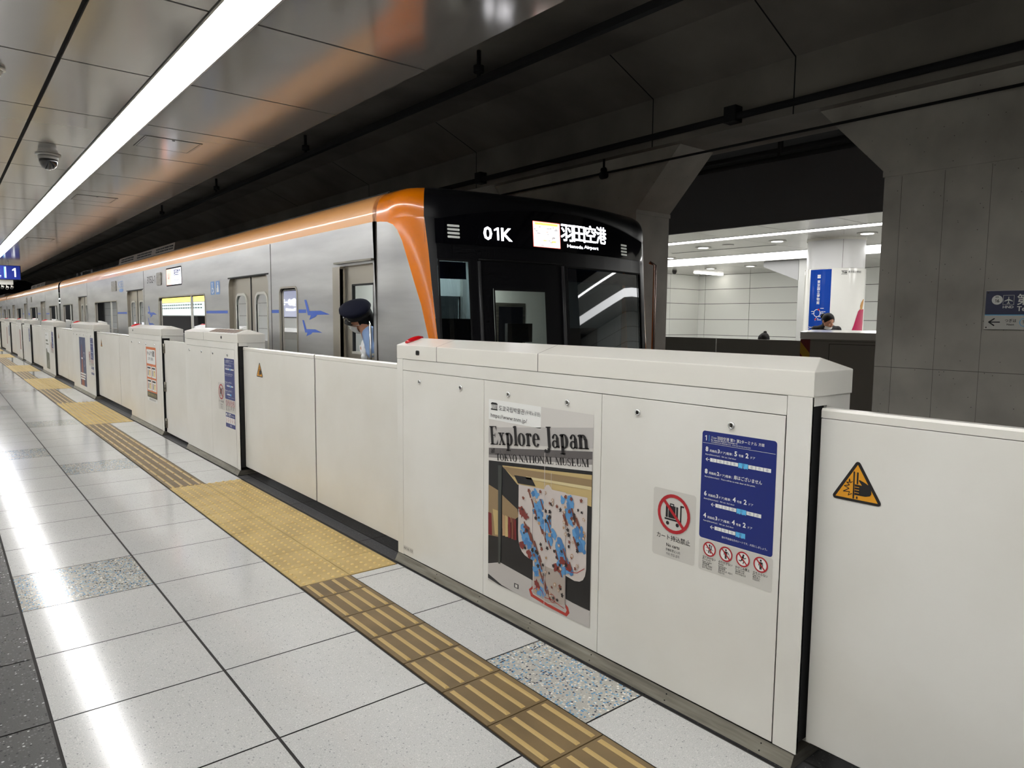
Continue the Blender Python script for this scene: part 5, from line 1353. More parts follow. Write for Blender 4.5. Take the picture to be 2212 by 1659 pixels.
def round_column():
    cx, cy, r = 12.75, 6.30, 0.485
    t = thing('round_column', 'white round column with a blue museum banner behind the opposite gates', 'column', (cx, cy, 0))
    def shell(r0, a0, a1, z0, z1, n=40, thick=0.0):
        return [[(cx+r0*math.cos(math.radians(lerp(a0, a1, k/n))), cy+r0*math.sin(math.radians(lerp(a0, a1, k/n))), z) for k in range(n+1)] for z in (z0, z1)]
    MB().grid(shell(r, 0, 360, 2.46, 3.0, 64)).build('upper_drum', mat('column_white', rgb(214, 214, 214), 0.3), t, fix=False)
    MB().grid(shell(r+0.025, 0, 360, 0.0, 2.455, 64)).build('poster_wrap', mat('glossy_wrap', rgb(232, 231, 226), 0.08, coat=0.6), t, fix=False)
    m = MB(); m.add([(cx+(r+0.025)*math.cos(2*math.pi*k/48), cy+(r+0.025)*math.sin(2*math.pi*k/48), 2.455) for k in range(48)], [tuple(range(48))]); m.build('wrap_edge', 'enamel', t, fix=False)
    MB().grid(shell(r+0.012, 0, 360, 2.96, 3.0, 48)).build('ceiling_collar', 'enamel', t, fix=False)
    MB().add(*[[(cx+(r+0.001)*math.cos(math.radians(a)), cy+(r+0.001)*math.sin(math.radians(a)), z) for a, z in ((219.0, 2.46), (219.6, 2.46), (219.6, 2.96), (219.0, 2.96))], [(0, 1, 2, 3)]]).build('drum_joint', 'seam', t, fix=False)
    # seen direction: towards the camera
    ac = math.degrees(math.atan2(-cy, -cx))      # angle pointing to camera
    rw = r+0.027
    def ap(px):            # lateral offset (right positive, metres) -> angle
        return ac + math.degrees(math.asin(max(-1, min(1, px/rw))))
    class CG(G):           # drawing wrapped round the column: x = arc position as lateral offset, y = height
        def __init__(s): s.mb = MB(); s.names = []; s.step = 0.0012
        def p3(s, x, y, L):
            a = ac + math.degrees(x/rw); q = rw+s.step*L
            return (cx+q*math.cos(math.radians(a)), cy+q*math.sin(math.radians(a)), y)
    M['banner_blue'] = mat('banner_blue', rgb(24, 66, 158), 0.12, coat=0.5)
    g = CG()
    x0 = rw*math.asin(-0.40/rw); x1 = rw*math.asin(-0.055/rw)
    for k in range(8): g.rect(lerp(x0, x1, k/8), 0.6, lerp(x0, x1, (k+1)/8), 2.44, 'banner_blue', 1)
    b = g.build('blue_banner', t)
    h = CG(); w = 'white_ink'; xm = (x0+x1)/2-0.01
    h.rect(xm-0.03, 2.335, xm+0.03, 2.345, w, 2); h.rect(xm-0.03, 2.285, xm+0.03, 2.33, w, 2); h.text('TNM', xm, 2.297, 0.022, 'banner_blue', 3, align='c')
    for i, ch in enumerate('東京国立博物館'): h.text(ch, xm, 2.20-0.062*i, 0.042, w, 2, align='c', bold=0.01)
    h.ring(xm-0.01, 1.665, 0.068, 0.059, w, 2); h.rect(xm-0.072, 1.663, xm+0.052, 1.669, w, 2); h.line([(xm-0.01, 1.60), (xm-0.03, 1.57), (xm-0.04, 1.53)], 0.008, w, 2)
    h.disc(xm+0.02, 1.725, 0.018, 'sign_red', 3, 12); h.disc(xm-0.035, 1.555, 0.018, 'sign_red', 3, 12)
    for yy, a, e in ((1.69, -0.135, -0.075), (1.65, -0.12, -0.07), (1.685, 0.065, 0.14), (1.66, 0.06, 0.11), (1.745, 0.05, 0.11), (1.565, 0.0, 0.10), (1.54, 0.0, 0.07), (1.60, 0.02, 0.07)): h.rect(xm+a, yy, xm+e, yy+0.009, w, 2)
    h.text('Tokyo National Museum', x0+0.012, 1.40, 0.024, w, 2, w=0.27, bold=0.02)
    for q, e in ((1.375, 0.12), (1.34, 0.09), (1.32, 0.22)): h.rect(x0+0.012, q, x0+0.012+e, q+0.010, w, 2)
    h.build('banner_print', b)
    k = CG(); xr = rw*math.asin(0.10/rw)
    k.rect(xr, 2.405, xr+0.10, 2.412, 'ink', 1); k.rect(xr, 2.345, xr+0.10, 2.352, 'ink', 1); k.text('TNM', xr+0.05, 2.36, 0.036, 'ink', 1, align='c', w=0.085, bold=0.03); k.text('東京国立博物館', xr+0.115, 2.375, 0.030, 'ink', 1, w=0.27); k.rect(xr+0.115, 2.352, xr+0.38, 2.360, 'sign_grey', 1)
    M['print_crimson'] = mat('print_crimson', rgb(176, 40, 84), 0.15, coat=0.4); M['print_ochre'] = mat('print_ochre', rgb(190, 140, 84), 0.2)
    def ax(px): return rw*math.asin(max(-0.999, min(0.999, px/rw)))
    def wrapped(left, right, m_):
        for (za, xa), (zb, xb) in zip(left, left[1:]):
            ra, rb = interp(za, *right), interp(zb, *right)
            for q in range(5):
                k.poly([(ax(lerp(xa, ra, q/5)), za), (ax(lerp(xa, ra, (q+1)/5)), za), (ax(lerp(xb, rb, (q+1)/5)), zb), (ax(lerp(xb, rb, q/5)), zb)], m_, 1)
    wrapped([(1.33, 0.30), (1.45, 0.34), (1.60, 0.375), (1.70, 0.40), (1.74, 0.43)], ([1.33, 1.74], [0.485, 0.49]), 'print_crimson')
    wrapped([(1.73, 0.435), (1.80, 0.43), (1.86, 0.447), (1.92, 0.476)], ([1.73, 1.92], [0.47, 0.488]), 'print_ochre')
    for i in range(3): k.disc(ax(0.37+0.03*i), 1.345, 0.02, 'print_ochre', 2, 10)
    k.line([(ax(0.24), 1.33), (ax(0.31), 1.38)], 0.004, 'sign_grey', 1)
    k.build('wrap_print', t)
round_column()

def stair_box():
    t = thing('stair_soffit', 'white wedge shaped stair underside hanging over the panelled wall', 'stairs', (16.3, 9.2, 2.6))
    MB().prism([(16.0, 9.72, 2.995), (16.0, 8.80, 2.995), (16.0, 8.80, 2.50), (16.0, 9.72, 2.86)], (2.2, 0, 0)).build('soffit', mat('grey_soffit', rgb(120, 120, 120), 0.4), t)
    MB().box(16.0, 18.2, 8.80, 9.72, 2.86, 2.99).build('upper_band', mat('grey_soffit_band', rgb(120, 118, 114), 0.4), t) if False else None
    t = thing('wall_pier', 'narrow white wall end left of the round column', 'pier', (16.9, 8.65, 0))
    MB().box(16.0, 18.2, 8.50, 8.79, 0, 2.995).build('pier', mat('pier_panel', rgb(146, 146, 143), 0.3), t)
stair_box()

def far_gate():
    # track side is dark, the lid is white
    M['gate_back'] = mat('grey_gate_back', rgb(150, 147, 140), 0.5)
    xf, xb = 9.81, 10.07
    t = thing('gate_cabinet', 'opposite platform gate cabinet with white lid before the round column', 'platform gate', (9.94, 4.0, 0), 'platform gate cabinets')
    MB().box(xf, xb, 2.70, 5.31, 0.0, 1.255).build('body', 'gate_back', t)
    v = [(xf, 2.69, 1.258), (xb, 2.69, 1.258), (xb, 5.32, 1.258), (xf, 5.32, 1.258), (xf, 2.69, 1.358), (xb, 2.69, 1.358), (xb, 5.32, 1.358), (xf, 5.32, 1.358), (10.02, 2.69, 1.390), (10.02, 5.27, 1.390)]
    MB().add(v, [(0,3,2,1),(0,1,5,4),(1,2,6,5),(2,3,7,6),(3,0,4,7),(4,5,8),(5,6,9,8),(6,7,9),(7,4,8,9)]).build('lid', mat('far_lid_enamel', rgb(228, 226, 220), 0.1), t)
    m = MB().box(xf-0.002, xf, 2.72, 4.88, 1.19, 1.196).box(xf-0.002, xf, 4.876, 4.882, 0.05, 1.196).box(xf-0.002, xf, 2.72, 5.30, 1.232, 1.236); m.build('panel_lines', 'black', t)
    M['chevron_y'] = mat('chevron_yellow', rgb(196, 150, 20), 0.5); M['chevron_r'] = mat('chevron_red', rgb(120, 24, 24), 0.5)
    g = G((xf-0.002, 5.312, 0.2), (0, -1, 0), (0, 0, 1), (-1, 0, 0)); g.rect(0, 0, 0.15, 1.05, 'chevron_r', 1)
    for z in (0.0, 0.34, 0.68): g.poly([(0, z+0.17), (0, z+0.34), (0.15, z+0.17), (0.15, z)], 'chevron_y', 2)
    g.build('chevron_strip', t)
    for y0, y1, lab in ((6.83, 9.4, 'left dark backed gate leaf of the opposite platform'), (5.34, 6.81, 'dark backed gate leaf beside the opposite cabinet')):
        t = thing('gate_leaf', lab, 'sliding gate', (9.92, (y0+y1)/2, 0.07), 'sliding gate leaves')
        MB().box(9.90, 9.94, y0, y1, 0.07, 1.215).build('panel', 'gate_back', t)
        MB().box(9.895, 9.945, y0, y1, 1.215, 1.225).build('top_rail', 'gate_back', t)
    t = thing('gate_leaf', 'opposite gate leaf hidden behind the right concrete pillar', 'sliding gate', (9.92, 1.2, 0.07), 'sliding gate leaves')
    MB().box(9.90, 9.94, -0.3, 2.68, 0.07, 1.215).build('panel', 'gate_back', t)
far_gate()

# ------------------------------------------------------------------ signs
def pillar_sign():
    # navy and white station sign board on the near pillar: right part lies outside the photo
    xs, y0 = 5.775, 1.76
    w = 1.5
    t = thing('station_sign', 'navy and white station name board on the grey concrete pillar', 'sign', (xs, y0-w/2, 1.455))
    bx = MB().box(xs, 5.797, y0-w, y0, 1.457, 1.730); b = bx.build('board', 'sign_grey', t, bevel=0.004)
    M['sign_navy'] = mat('sign_navy', rgb(32, 38, 78), 0.35)
    O = ((xs-0.0005, y0, 1.457), (0, -1, 0), (0, 0, 1), (-1, 0, 0))
    g = G(*O); g.rect(0.003, 0.105, w-0.003, 0.27, 'sign_navy', 1); g.rect(0.003, 0.099, w-0.003, 0.105, 'sign_sky', 1)
    h = G(*O); W_ = 'white_ink'; h2 = G(*O)
    h.disc(0.073, 0.207, 0.033, W_, 2); h.text('KK', 0.073, 0.222, 0.011, 'ink', 3, align='c', bold=0.02); h.text('16', 0.073, 0.190, 0.022, 'ink', 3, align='c', bold=0.02)
    for a, c, d, e in ((0.108, 0.172, 0.174, 0.174), (0.108, 0.237, 0.174, 0.239), (0.108, 0.172, 0.110, 0.239), (0.172, 0.172, 0.174, 0.239)): h.rect(a, c, d, e, W_, 2)
    h.poly([(0.1385, 0.228), (0.1435, 0.228), (0.1435, 0.213), (0.166, 0.200), (0.166, 0.195), (0.1435, 0.202), (0.1435, 0.188), (0.150, 0.183), (0.150, 0.179), (0.141, 0.182), (0.132, 0.179), (0.132, 0.183), (0.1385, 0.188), (0.1385, 0.202), (0.116, 0.195), (0.116, 0.200), (0.1385, 0.213)], W_, 2)
    h.text('HND', 0.109, 0.149, 0.017, W_, 2, w=0.064, bold=0.02)
    h.text('第3ターミナル', 0.19, 0.178, 0.056, W_, 2, bold=0.015); h.text('Terminal 3', 0.193, 0.130, 0.032, W_, 2, bold=0.02)
    h2.line([(0.033, 0.052), (0.096, 0.052)], 0.0075, 'ink', 2); h2.line([(0.063, 0.076), (0.031, 0.052), (0.063, 0.028)], 0.0085, 'ink', 2)
    h2.text('つぎは', 0.127, 0.053, 0.018, 'ink', 2, w=0.068, bold=0.015); h2.text('Next', 0.140, 0.030, 0.012, 'ink', 2, w=0.044, bold=0.02)
    h2.ring(0.243, 0.052, 0.030, 0.026, 'sign_sky', 2); h2.text('17', 0.243, 0.044, 0.022, 'ink', 2, align='c')
    for x, z in ((0.016, 0.258), (0.016, 0.014)): h2.disc(x, z, 0.005, 'darkmetal', 3, 10)
    g.build('navy_band', b); h.build('name_lettering', b); h2.build('next_station_lettering', b)
pillar_sign()
def hanging_sign():
    Y = 24.5; x1, x0 = 1.905, -0.4; z0, z1 = 2.50, 2.90
    t = thing('platform_sign', 'blue hanging platform sign with large numeral 1 at the left photo edge', 'sign', ((x0+x1)/2, Y, z0))
    M['sign_lit_blue'] = mat('lit_sign_blue', rgb(22, 42, 130), 0.3, emit=rgb(16, 40, 150), es=0.35); M['sign_lit_white'] = mat('lit_sign_white', rgb(235, 238, 245), 0.3, emit=(0.9, 0.95, 1, 1), es=0.75); M['sign_lit_sky'] = mat('lit_sign_sky', rgb(120, 190, 240), 0.3, emit=rgb(120, 190, 250), es=0.7)
    MB().box(x0, x1, Y, Y+0.12, z0, z1).build('case', 'black', t)
    O = ((x0, Y-0.001, z0), (1, 0, 0), (0, 0, 1), (0, -1, 0)); W_ = x1-x0
    g = G(*O); g.rect(0.01, 0.01, W_-0.015, 0.39, 'sign_lit_blue', 1); f = g.build('face', t)
    g = G(*O); g.text('1', W_-0.20, 0.08, 0.25, 'sign_lit_white', 2, w=0.085, bold=0.05); g.poly([(W_-0.24, 0.265), (W_-0.24, 0.23), (W_-0.13, 0.31), (W_-0.13, 0.335)], 'sign_lit_white', 2) if False else None
    g.rect(W_-0.39, 0.05, W_-0.345, 0.36, 'sign_lit_sky', 2); g.rect(W_-0.362, 0.05, W_-0.34, 0.36, 'sign_lit_white', 3)
    g.text('方面', W_-0.66, 0.18, 0.075, 'sign_lit_white', 2, w=0.18, bold=0.02); g.text('羽田空港 第1・第2ターミナル', W_-1.9, 0.18, 0.085, 'sign_lit_white', 2, w=1.2, bold=0.02); g.text('터미널 방면', W_-0.72, 0.07, 0.045, 'sign_lit_white', 2, w=0.26); g.text('for Haneda Airport Terminal 1·2', W_-1.9, 0.07, 0.045, 'sign_lit_white', 2, w=1.1)
    g.build('lettering', f)
    for x in (1.62, 0.0): MB().box(x-0.02, x+0.02, Y+0.04, Y+0.08, z1, ZC).build('hanger', 'trim', t)
    t = thing('camera_cluster', 'white bracket with monitoring cameras below the blue platform sign', 'security camera', (1.62, Y+0.1, z0-0.1))
    MB().box(1.30, 1.72, Y+0.06, Y+0.10, 2.36, 2.499).build('bracket', 'enamel', t)
    for i in range(4):
        x = 1.34+0.11*i; z = 2.25+0.015*(i % 2)
        MB().cyl((x, Y-0.05, z), (x+0.03, Y+0.12, z+0.04), 0.032, 10).cyl((x, Y-0.06, z-0.003), (x, Y-0.045, z), 0.026, 10, 1).build('camera', ['enamel', 'black'], t)
        MB().cyl((x, Y+0.08, z), (x, Y+0.08, 2.37), 0.012, 8).build('stem', 'enamel', t)
hanging_sign()
def near_wall_boards():
    # lit boards on the stair side wall; they show in the train windows as reflections
    M['lit_yellow'] = emitter('lit_yellow', (1.0, 0.72, 0.04, 1), 1.5); M['lit_white'] = emitter('lit_white', (0.80, 1.0, 0.95, 1), 0.75); M['lit_navy'] = emitter('lit_navy', (0.02, 0.035, 0.14, 1), 1.0)
    t = thing('exit_guide_board', 'long lit yellow and white guide board on the stair side wall', 'sign', (-4.55, 40, 1.5))
    MB().box(-4.578, -4.54, 35.4, 44.8, 1.55, 2.62).build('case', 'enamel', t)
    MB().box(-4.54, -4.535, 35.45, 44.75, 2.27, 2.58).build('yellow_band', 'lit_yellow', t)
    MB().box(-4.54, -4.535, 35.45, 44.75, 1.58, 2.24).build('white_panel', 'lit_white', t)
    for z in (2.08, 1.92):
        for k in range(18): MB().box(-4.535, -4.533, 36.0+0.45*k, 36.3+0.45*k, z, z+0.07).build('print_bar', 'ink', t)
    t = thing('unseen_dark_block', 'unseen dark block added below the guide board to darken window reflections', 'dark block', (-4.3, 40, 0))  # added and unseen: darkens what the train windows mirror
    MB().box(-4.53, -4.05, 35.0, 45.2, 0, 1.50).build('body', 'charcoal', t); MB().box(-4.535, -4.02, 34.95, 45.25, 1.50, 1.54).build('top', 'ink', t)
    t = thing('terminal_board', 'navy lit terminal name board on the stair side wall', 'sign', (-4.55, 25.2, 1.5))
    MB().box(-4.578, -4.54, 24.2, 26.6, 1.5, 2.50).build('case', 'black', t)
    MB().box(-4.54, -4.537, 24.23, 26.57, 1.53, 2.47).build('face', 'lit_navy', t)
    M['lit_text'] = emitter('lit_text', (0.9, 0.95, 1, 1), 2.4)
    g = G((-4.536, 24.5, 1.95), (0, 1, 0), (0, 0, 1), (1, 0, 0)); g.text('第3ターミナル', 0, 0, 0.2, 'lit_text', 1, w=1.8, bold=0.02); g.text('Terminal 3', 0, -0.2, 0.1, 'lit_text', 1, w=0.9); g.build('lettering', t)
near_wall_boards()

# ------------------------------------------------------------------ people
def remesh(mb, name, mt, parent, voxel=0.010, smooth=4):
    me = mb.mesh(name+'_raw', [mt])
    o = bpy.data.objects.new(name+'_raw', me); COL.objects.link(o)
    r = o.modifiers.new('r', 'REMESH'); r.mode = 'VOXEL'; r.voxel_size = voxel; r.use_smooth_shade = True
    s = o.modifiers.new('s', 'SMOOTH'); s.iterations = smooth; s.factor = 0.5
    dg = bpy.context.evaluated_depsgraph_get()
    me2 = bpy.data.meshes.new_from_object(o.evaluated_get(dg)); bpy.data.objects.remove(o); me2.name = name
    me2.materials.clear(); me2.materials.append(M[mt])
    return me2
def place_mesh(me, name, parent, mtx):
    me.transform(mtx); return link_mesh(name, me, parent)
def limb(mb, pts, rs, n=12):
    mb.tube(pts, rs, n)
    for p, r in zip(pts, rs): mb.ell(p, (r, r, r), 0, 12, 8)
def head_into(mb, c, tilt):
    """head of radius ~0.1 looking along local -Y, centre c; tilt = rotation matrix"""
    c = Vector(c)
    def E(p, rad): mb.ell(c+tilt @ Vector(p), rad, 0, 18, 12, tilt)
    E((0, 0.012, 0.02), (0.076, 0.096, 0.095)); E((0, -0.025, -0.045), (0.058, 0.066, 0.068)); E((0, -0.052, -0.088), (0.030, 0.030, 0.022))
    E((0, -0.096, -0.022), (0.012, 0.018, 0.026)); E((0, -0.103, -0.036), (0.017, 0.014, 0.011))
    for sx in (1, -1):
        E((0.078*sx, 0.012, -0.012), (0.010, 0.020, 0.030)); E((0.032*sx, -0.072, -0.035), (0.022, 0.018, 0.02)); E((0.032*sx, -0.083, 0.018), (0.024, 0.010, 0.008))
    E((0, -0.089, -0.066), (0.024, 0.010, 0.005)); E((0, -0.088, -0.076), (0.020, 0.010, 0.006))
def hand_into(mb, wrist, fwd, up, side, curl=0.4, s=1.0):
    w = Vector(wrist); f = Vector(fwd).normalized(); u = Vector(up).normalized(); r = f.cross(u)*side
    palm = w+f*0.05*s
    rot = Matrix((r, f, u)).transposed()
    mb.ell(palm, (0.040*s, 0.050*s, 0.014*s), 0, 12, 8, rot)
    for i, (off, ln) in enumerate(((-0.028, 0.062), (-0.009, 0.074), (0.010, 0.069), (0.028, 0.054))):
        b = w+f*0.092*s+r*off*s; p = [b]
        d = f.copy()
        for k in range(3):
            d = (d*math.cos(curl)-u*math.sin(curl)).normalized() if k else (d*math.cos(curl*0.5)-u*math.sin(curl*0.5))
            p.append(p[-1]+d*ln*s*(0.45, 0.32, 0.23)[k])
        limb(mb, p, [0.0085*s, 0.0085*s, 0.0078*s, 0.0065*s], 8)
    b = w+f*0.03*s-r*0.034*s
    limb(mb, [b, b+(f*0.6-r*0.7)*0.035*s, b+(f*0.9-r*0.45)*0.062*s], [0.011*s, 0.0095*s, 0.0075*s], 8)
def person(name, label, base, yaw, parts):
    t = thing('person', label, 'person', base)
    R = Matrix.Translation(Vector(base)) @ Matrix.Rotation(yaw, 4, 'Z')
    return t, R
def eyes(t, R, c, tilt, dark='ink'):
    c = Vector(c)
    for sx in (1, -1):
        m = MB(); m.ell(c+tilt @ Vector((0.031*sx, -0.080, 0.004)), (0.013, 0.008, 0.005), 0, 10, 6, tilt)
        place_mesh(m.mesh('eye', ['ink']), 'eye', t, R)
def torso_into(mb, h, arms, sh=0.19):
    """standing body, hips at h*0.53; facing -Y; arms = list of (shoulder, elbow, wrist)"""
    def E(p, r): mb.ell(p, r, 0, 18, 12)
    E((0, 0, h*0.56), (0.155, 0.105, 0.12)); E((0, 0.0, h*0.66), (0.14, 0.10, 0.14)); E((0, 0.0, h*0.755), (0.165, 0.11, 0.13)); E((0, 0.01, h*0.80), (sh-0.02, 0.085, 0.06))
    limb(mb, [(0, 0.015, h*0.80), (0, 0.0, h*0.875)], [0.062, 0.055])
    for sx in (1, -1): limb(mb, [(0.085*sx, 0, h*0.53), (0.09*sx, -0.01, h*0.285), (0.09*sx, 0.015, h*0.05)], [0.085, 0.056, 0.040]); E((0.09*sx, -0.05, 0.035), (0.042, 0.11, 0.035))
    for s, e, w in arms: limb(mb, [s, e, w], [0.052, 0.041, 0.029])

def conductor():
    # leans out of the cab door window and looks back along the train (towards +Y)
    h = 1.70
    base = (2.925, 5.19, -0.02)
    t = thing('person', 'train crew member in navy cap and white face mask leaning from the cab door window', 'person', base)
    T = Matrix.Translation(Vector(base))
    # local frame: looks mostly along +Y, leaning towards -X (out of the window)
    lean = Matrix.Rotation(math.radians(-20), 3, 'Y')
    hc = Vector((-0.225, 0.085, 1.505))
    fw = Vector((-0.72, 0.62, -0.30)).normalized(); up = Vector((-0.30, -0.50, 0.80)); up = (up-fw*up.dot(fw)).normalized()
    tilt = Matrix(((-fw).cross(up), -fw, up)).transposed()
    b = MB()
    head_into(b, hc, tilt)
    neck = Vector((-0.185, 0.04, 1.37))
    limb(b, [(-0.12, 0.02, 1.27), neck, hc+Vector((0.0, -0.03, -0.02))], [0.075, 0.052, 0.047])
    b.ell((-0.06, 0.0, 1.18), (0.10, 0.165, 0.13)); b.ell((-0.02, 0, 1.02), (0.11, 0.15, 0.16)); b.ell((0.03, 0, 0.88), (0.11, 0.155, 0.12)); b.ell((-0.10, 0, 1.27), (0.08, 0.185, 0.06))
    for sy in (1, -1): limb(b, [(0.04, 0.085*sy, 0.85), (0.05, 0.09*sy, 0.47), (0.07, 0.09*sy, 0.06)], [0.085, 0.058, 0.042]); b.ell((0.03, 0.09*sy+0.02, 0.035), (0.10, 0.045, 0.035))
    limb(b, [(-0.10, 0.17, 1.25), (-0.09, 0.24, 1.05), (-0.19, 0.09, 1.19)], [0.052, 0.042, 0.03])
    hand_into(b, (-0.19, 0.09, 1.19), (-0.2, -0.1, 0.9), (-0.9, 0.1, -0.3), 1, 0.7)
    limb(b, [(-0.10, -0.17, 1.25), (0.02, -0.26, 1.02), (0.12, -0.14, 0.95)], [0.052, 0.042, 0.03]); hand_into(b, (0.12, -0.14, 0.95), (0.6, 0.5, -0.2), (0, 0, 1), 1, 0.5)
    me = remesh(b, 'body', 'skin', t, 0.0085, 3); place_mesh(me, 'body', t, T)
    # clothes: shirt, trousers, glove
    s = MB()
    s.ell((-0.06, 0.0, 1.18), (0.112, 0.178, 0.14)); s.ell((-0.02, 0, 1.02), (0.122, 0.163, 0.17)); s.ell((0.03, 0, 0.88), (0.122, 0.166, 0.10)); s.ell((-0.10, 0, 1.265), (0.092, 0.197, 0.07))
    limb(s, [(-0.12, 0.0, 1.26), (-0.165, 0.01, 1.35), (-0.185, 0.02, 1.395)], [0.10, 0.078, 0.064]); s.ell((-0.11, -0.02, 1.27), (0.10, 0.19, 0.09)); limb(s, [(-0.10, 0.17, 1.25), (-0.10, 0.205, 1.10)], [0.064, 0.058]); limb(s, [(-0.10, -0.17, 1.25), (-0.03, -0.225, 1.11)], [0.064, 0.058])
    place_mesh(remesh(s, 'shirt', 'shirt', t, 0.011, 3), 'shirt', t, T)
    s = MB(); s.ell((0.03, 0, 0.83), (0.13, 0.172, 0.10))
    for sy in (1, -1): limb(s, [(0.04, 0.085*sy, 0.82), (0.05, 0.09*sy, 0.47), (0.07, 0.09*sy, 0.09)], [0.095, 0.068, 0.055])
    place_mesh(remesh(s, 'trousers', 'navy_cloth', t, 0.012, 3), 'trousers', t, T)
    s = MB(); hand_into(s, (-0.19, 0.09, 1.19), (-0.2, -0.1, 0.9), (-0.9, 0.1, -0.3), 1, 0.7, 1.08); limb(s, [(-0.165, 0.12, 1.15), (-0.19, 0.09, 1.20)], [0.036, 0.034])
    place_mesh(remesh(s, 'glove', 'mask_cloth', t, 0.006, 2), 'glove', t, T)
    # cap: band, wide crown, peak, badge
    def H(p): return hc + tilt @ Vector(p)
    n = 28
    def ringat(z, rx, ry, oy=0.0, tip=0.0): return [H((rx*math.cos(2*math.pi*k/n), oy+ry*math.sin(2*math.pi*k/n), z + tip*(-math.sin(2*math.pi*k/n)))) for k in range(n)]
    m = MB(); m.ring([ringat(0.045, 0.083, 0.104, 0.008), ringat(0.085, 0.085, 0.106, 0.006)]); place_mesh(m.mesh('cap_band', ['charcoal']), 'cap_band', t, T)
    m = MB(); m.ring([ringat(0.083, 0.086, 0.107, 0.006), ringat(0.105, 0.104, 0.124, 0.0, 0.010), ringat(0.120, 0.112, 0.132, -0.002, 0.014), ringat(0.140, 0.106, 0.125, -0.002, 0.014), ringat(0.152, 0.070, 0.084, -0.002, 0.012), ringat(0.156, 0.01, 0.01, 0, 0)]); place_mesh(m.mesh('cap_crown', ['navy_cloth']), 'cap_crown', t, T)
    m = MB(); rows = []
    for q in range(4):
        rows.append([H(((0.083+0.003*q)*math.cos(math.radians(a)), -0.002+(0.104+0.010*q)*math.sin(math.radians(a)), 0.050-0.009*q)) for a in range(-145, -34, 10)])
    m.grid(rows); place_mesh(m.mesh('cap_peak', ['charcoal']), 'cap_peak', t, T)
    m = MB(); m.ell(H((0, -0.118, 0.07)), (0.012, 0.010, 0.014), 0, 10, 6); place_mesh(m.mesh('cap_badge', ['chrome']), 'cap_badge', t, T)
    # face mask, hair, spectacles
    m = MB(); rows = []
    for z, ry in ((-0.012, 0.096), (-0.036, 0.112), (-0.065, 0.106), (-0.100, 0.082)):
        rows.append([H((0.068*math.cos(math.radians(a))*(1 if z > -0.08 else 0.8), -0.008+ry*math.sin(math.radians(a)), z)) for a in range(-165, -14, 12)])
    m.grid(rows); place_mesh(m.mesh('face_mask', ['mask_cloth']), 'face_mask', t, T)
    m = MB(); rows = []
    for z, k in ((0.05, 1.03), (0.02, 1.03), (-0.02, 1.0), (-0.055, 0.93), (-0.08, 0.82)):
        rows.append([H((0.080*k*math.cos(math.radians(a)), 0.012+0.098*k*math.sin(math.radians(a)), z)) for a in range(-12, 193, 12)])
    m.grid(rows); place_mesh(m.mesh('hair', ['hair']), 'hair', t, T)
    m = MB()
    for sx in (1, -1): m.tube([H((0.031*sx+0.024*math.cos(a), -0.104, 0.002+0.018*math.sin(a))) for a in [k*0.524 for k in range(13)]], 0.0022, 6); m.tube([H((0.055*sx, -0.104, 0.006)), H((0.082*sx, 0.0, 0.006))], 0.002, 6)
    m.tube([H((-0.008, -0.106, 0.004)), H((0.008, -0.106, 0.004))], 0.002, 6); place_mesh(m.mesh('spectacles', ['chrome']), 'spectacles', t, T)
    for sx in (1, -1):
        m = MB(); m.ell(H((0.031*sx, -0.083, 0.002)), (0.011, 0.008, 0.005), 0, 10, 6, tilt); place_mesh(m.mesh('eye', ['ink']), 'eye', t, T)
conductor()

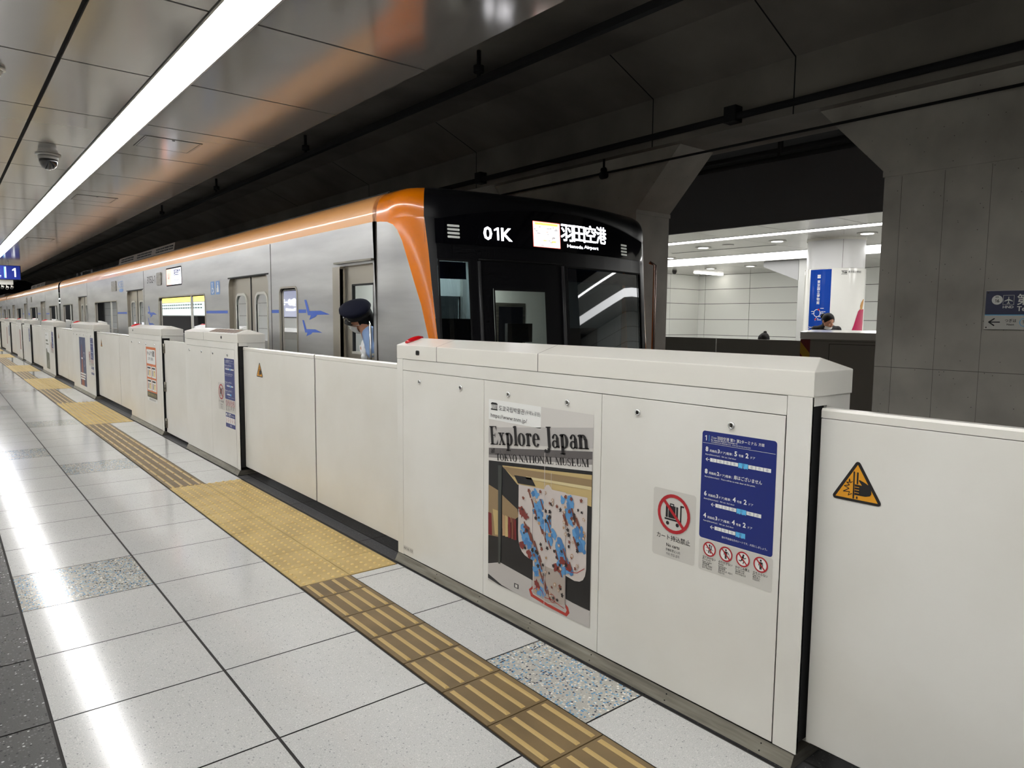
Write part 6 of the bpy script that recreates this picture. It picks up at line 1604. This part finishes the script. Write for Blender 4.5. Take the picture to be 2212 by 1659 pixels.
def woman():
    h = 1.75
    base = (11.0, 5.53, 0.0)
    t = thing('person', 'woman with black bun, mask on chin and dark suit behind the opposite gates', 'person', base)
    yaw = math.radians(-52)      # local -Y faces the camera side
    R = Matrix.Translation(Vector(base)) @ Matrix.Rotation(yaw, 4, 'Z')
    tilt = Matrix.Rotation(math.radians(30), 3, 'Z') @ Matrix.Rotation(math.radians(22), 3, 'X')
    hc = Vector((0.0, -0.10, 1.522))
    b = MB(); head_into(b, hc, tilt)
    arms = [((0.165, 0.01, 1.385), (0.215, -0.02, 1.10), (0.10, -0.20, 1.10)), ((-0.165, 0.01, 1.385), (-0.215, -0.02, 1.10), (-0.08, -0.20, 1.09))]
    torso_into(b, h, arms, 0.18); limb(b, [(0, 0.01, h*0.83), (0, -0.06, 1.47)], [0.056, 0.05])
    hand_into(b, arms[0][2], (-0.6, -0.7, 0.2), (0, -0.2, -1), 1, 0.6); hand_into(b, arms[1][2], (0.6, -0.7, 0.2), (0, -0.2, -1), -1, 0.6)
    place_mesh(remesh(b, 'body', 'skin', t, 0.0085, 3), 'body', t, R)
    s = MB()
    def E(p, r): s.ell(p, r, 0, 18, 12)
    E((0, 0, h*0.56), (0.168, 0.118, 0.12)); E((0, 0, h*0.66), (0.152, 0.112, 0.15)); E((0, 0, h*0.755), (0.178, 0.122, 0.135)); E((0, 0.01, h*0.80), (0.175, 0.098, 0.07)); limb(s, [(0, 0.02, h*0.80), (0, 0.012, h*0.845)], [0.085, 0.068])
    for a, e, w in arms: limb(s, [a, e, tuple(lerp(e[i], w[i], 0.92) for i in range(3))], [0.062, 0.052, 0.042])
    for sx in (1, -1): limb(s, [(0.085*sx, 0, h*0.53), (0.09*sx, -0.01, h*0.285), (0.09*sx, 0.015, h*0.07)], [0.096, 0.068, 0.056])
    place_mesh(remesh(s, 'suit', 'charcoal', t, 0.011, 3), 'suit', t, R)
    def H(p): return hc + tilt @ Vector(p)
    m = MB(); rows = []
    for j in range(10):      # hair drawn back smoothly from the forehead
        row = []
        for k in range(37):
            ph = 2*math.pi*k/36; fr = -math.sin(ph)                    # 1 at the forehead, -1 at the nape
            thm = math.radians(122-60*max(fr, 0)**1.6+8*max(-fr, 0))
            th = 0.02+thm*j/9
            row.append(H((0.084*math.sin(th)*math.cos(ph), 0.013+0.106*math.sin(th)*math.sin(ph), 0.022+0.104*math.cos(th))))
        rows.append(row)
    m.grid(rows)
    m.ell(H((0, 0.122, 0.03)), (0.05, 0.046, 0.05)); place_mesh(m.mesh('hair', ['hair']), 'hair', t, R)
    m = MB(); rows = []
    for z, ry in ((-0.066, 0.092), (-0.085, 0.096), (-0.105, 0.082), (-0.118, 0.055)):
        rows.append([H((0.064*math.cos(math.radians(a)), -0.012+ry*math.sin(math.radians(a)), z)) for a in range(-165, -14, 12)])
    m.grid(rows); place_mesh(m.mesh('face_mask', ['mask_cloth']), 'face_mask', t, R)
    for sx in (1, -1):
        m = MB(); m.ell(H((0.031*sx, -0.083, 0.004)), (0.013, 0.007, 0.0035), 0, 10, 6, tilt); place_mesh(m.mesh('eye', ['ink']), 'eye', t, R)
        m = MB(); m.ell(H((0.032*sx, -0.088, 0.024)), (0.018, 0.006, 0.003), 0, 10, 6, tilt); place_mesh(m.mesh('eyebrow', ['hair']), 'eyebrow', t, R)
    m = MB(); m.ell(H((0, -0.098, -0.062)), (0.020, 0.006, 0.005), 0, 10, 6, tilt); place_mesh(m.mesh('lips', [mat('lips', rgb(150, 70, 70), 0.5)]), 'lips', t, R)
woman()
def seated_far():
    # someone seated behind the opposite gate: only the crown of the head shows
    base = (11.0, 6.62, 0.0); t = thing('person', 'person whose dark hair top just shows above the opposite gate leaf', 'person', base)
    T = Matrix.Translation(Vector(base)); I = Matrix.Identity(3)
    b = MB(); hc = Vector((0, 0, 1.19)); head_into(b, hc, Matrix.Rotation(math.radians(60), 3, 'Z'))
    limb(b, [(0, 0, 0.95), (0, 0, 1.1)], [0.06, 0.055]); b.ell((0, 0, 0.80), (0.15, 0.15, 0.2)); b.ell((0, 0, 0.58), (0.16, 0.15, 0.14))
    for sy in (1, -1): limb(b, [(0, 0.1*sy, 0.52), (-0.38, 0.1*sy, 0.50), (-0.36, 0.1*sy, 0.06)], [0.08, 0.06, 0.045]); limb(b, [(0, 0.18*sy, 0.92), (-0.05, 0.22*sy, 0.68), (-0.25, 0.12*sy, 0.62)], [0.05, 0.042, 0.032])
    place_mesh(remesh(b, 'body', 'charcoal', t, 0.012, 3), 'body', t, T)
    m = MB(); m.ell(hc+Vector((0.008, 0, 0.03)), (0.10, 0.085, 0.10)); m.ell(hc+Vector((0.03, 0, 0.13)), (0.03, 0.03, 0.025)); place_mesh(m.mesh('hair', ['hair']), 'hair', t, T)
    t = thing('bench', 'plain platform bench behind the opposite gate leaf', 'bench', (11.1, 6.62, 0))
    MB().box(10.88, 11.3, 6.0, 7.3, 0.38, 0.42).build('seat', 'trim', t)
    for y in (6.1, 7.2): MB().box(10.95, 11.25, y-0.03, y+0.03, 0, 0.38).build('leg', 'trim', t)
seated_far()
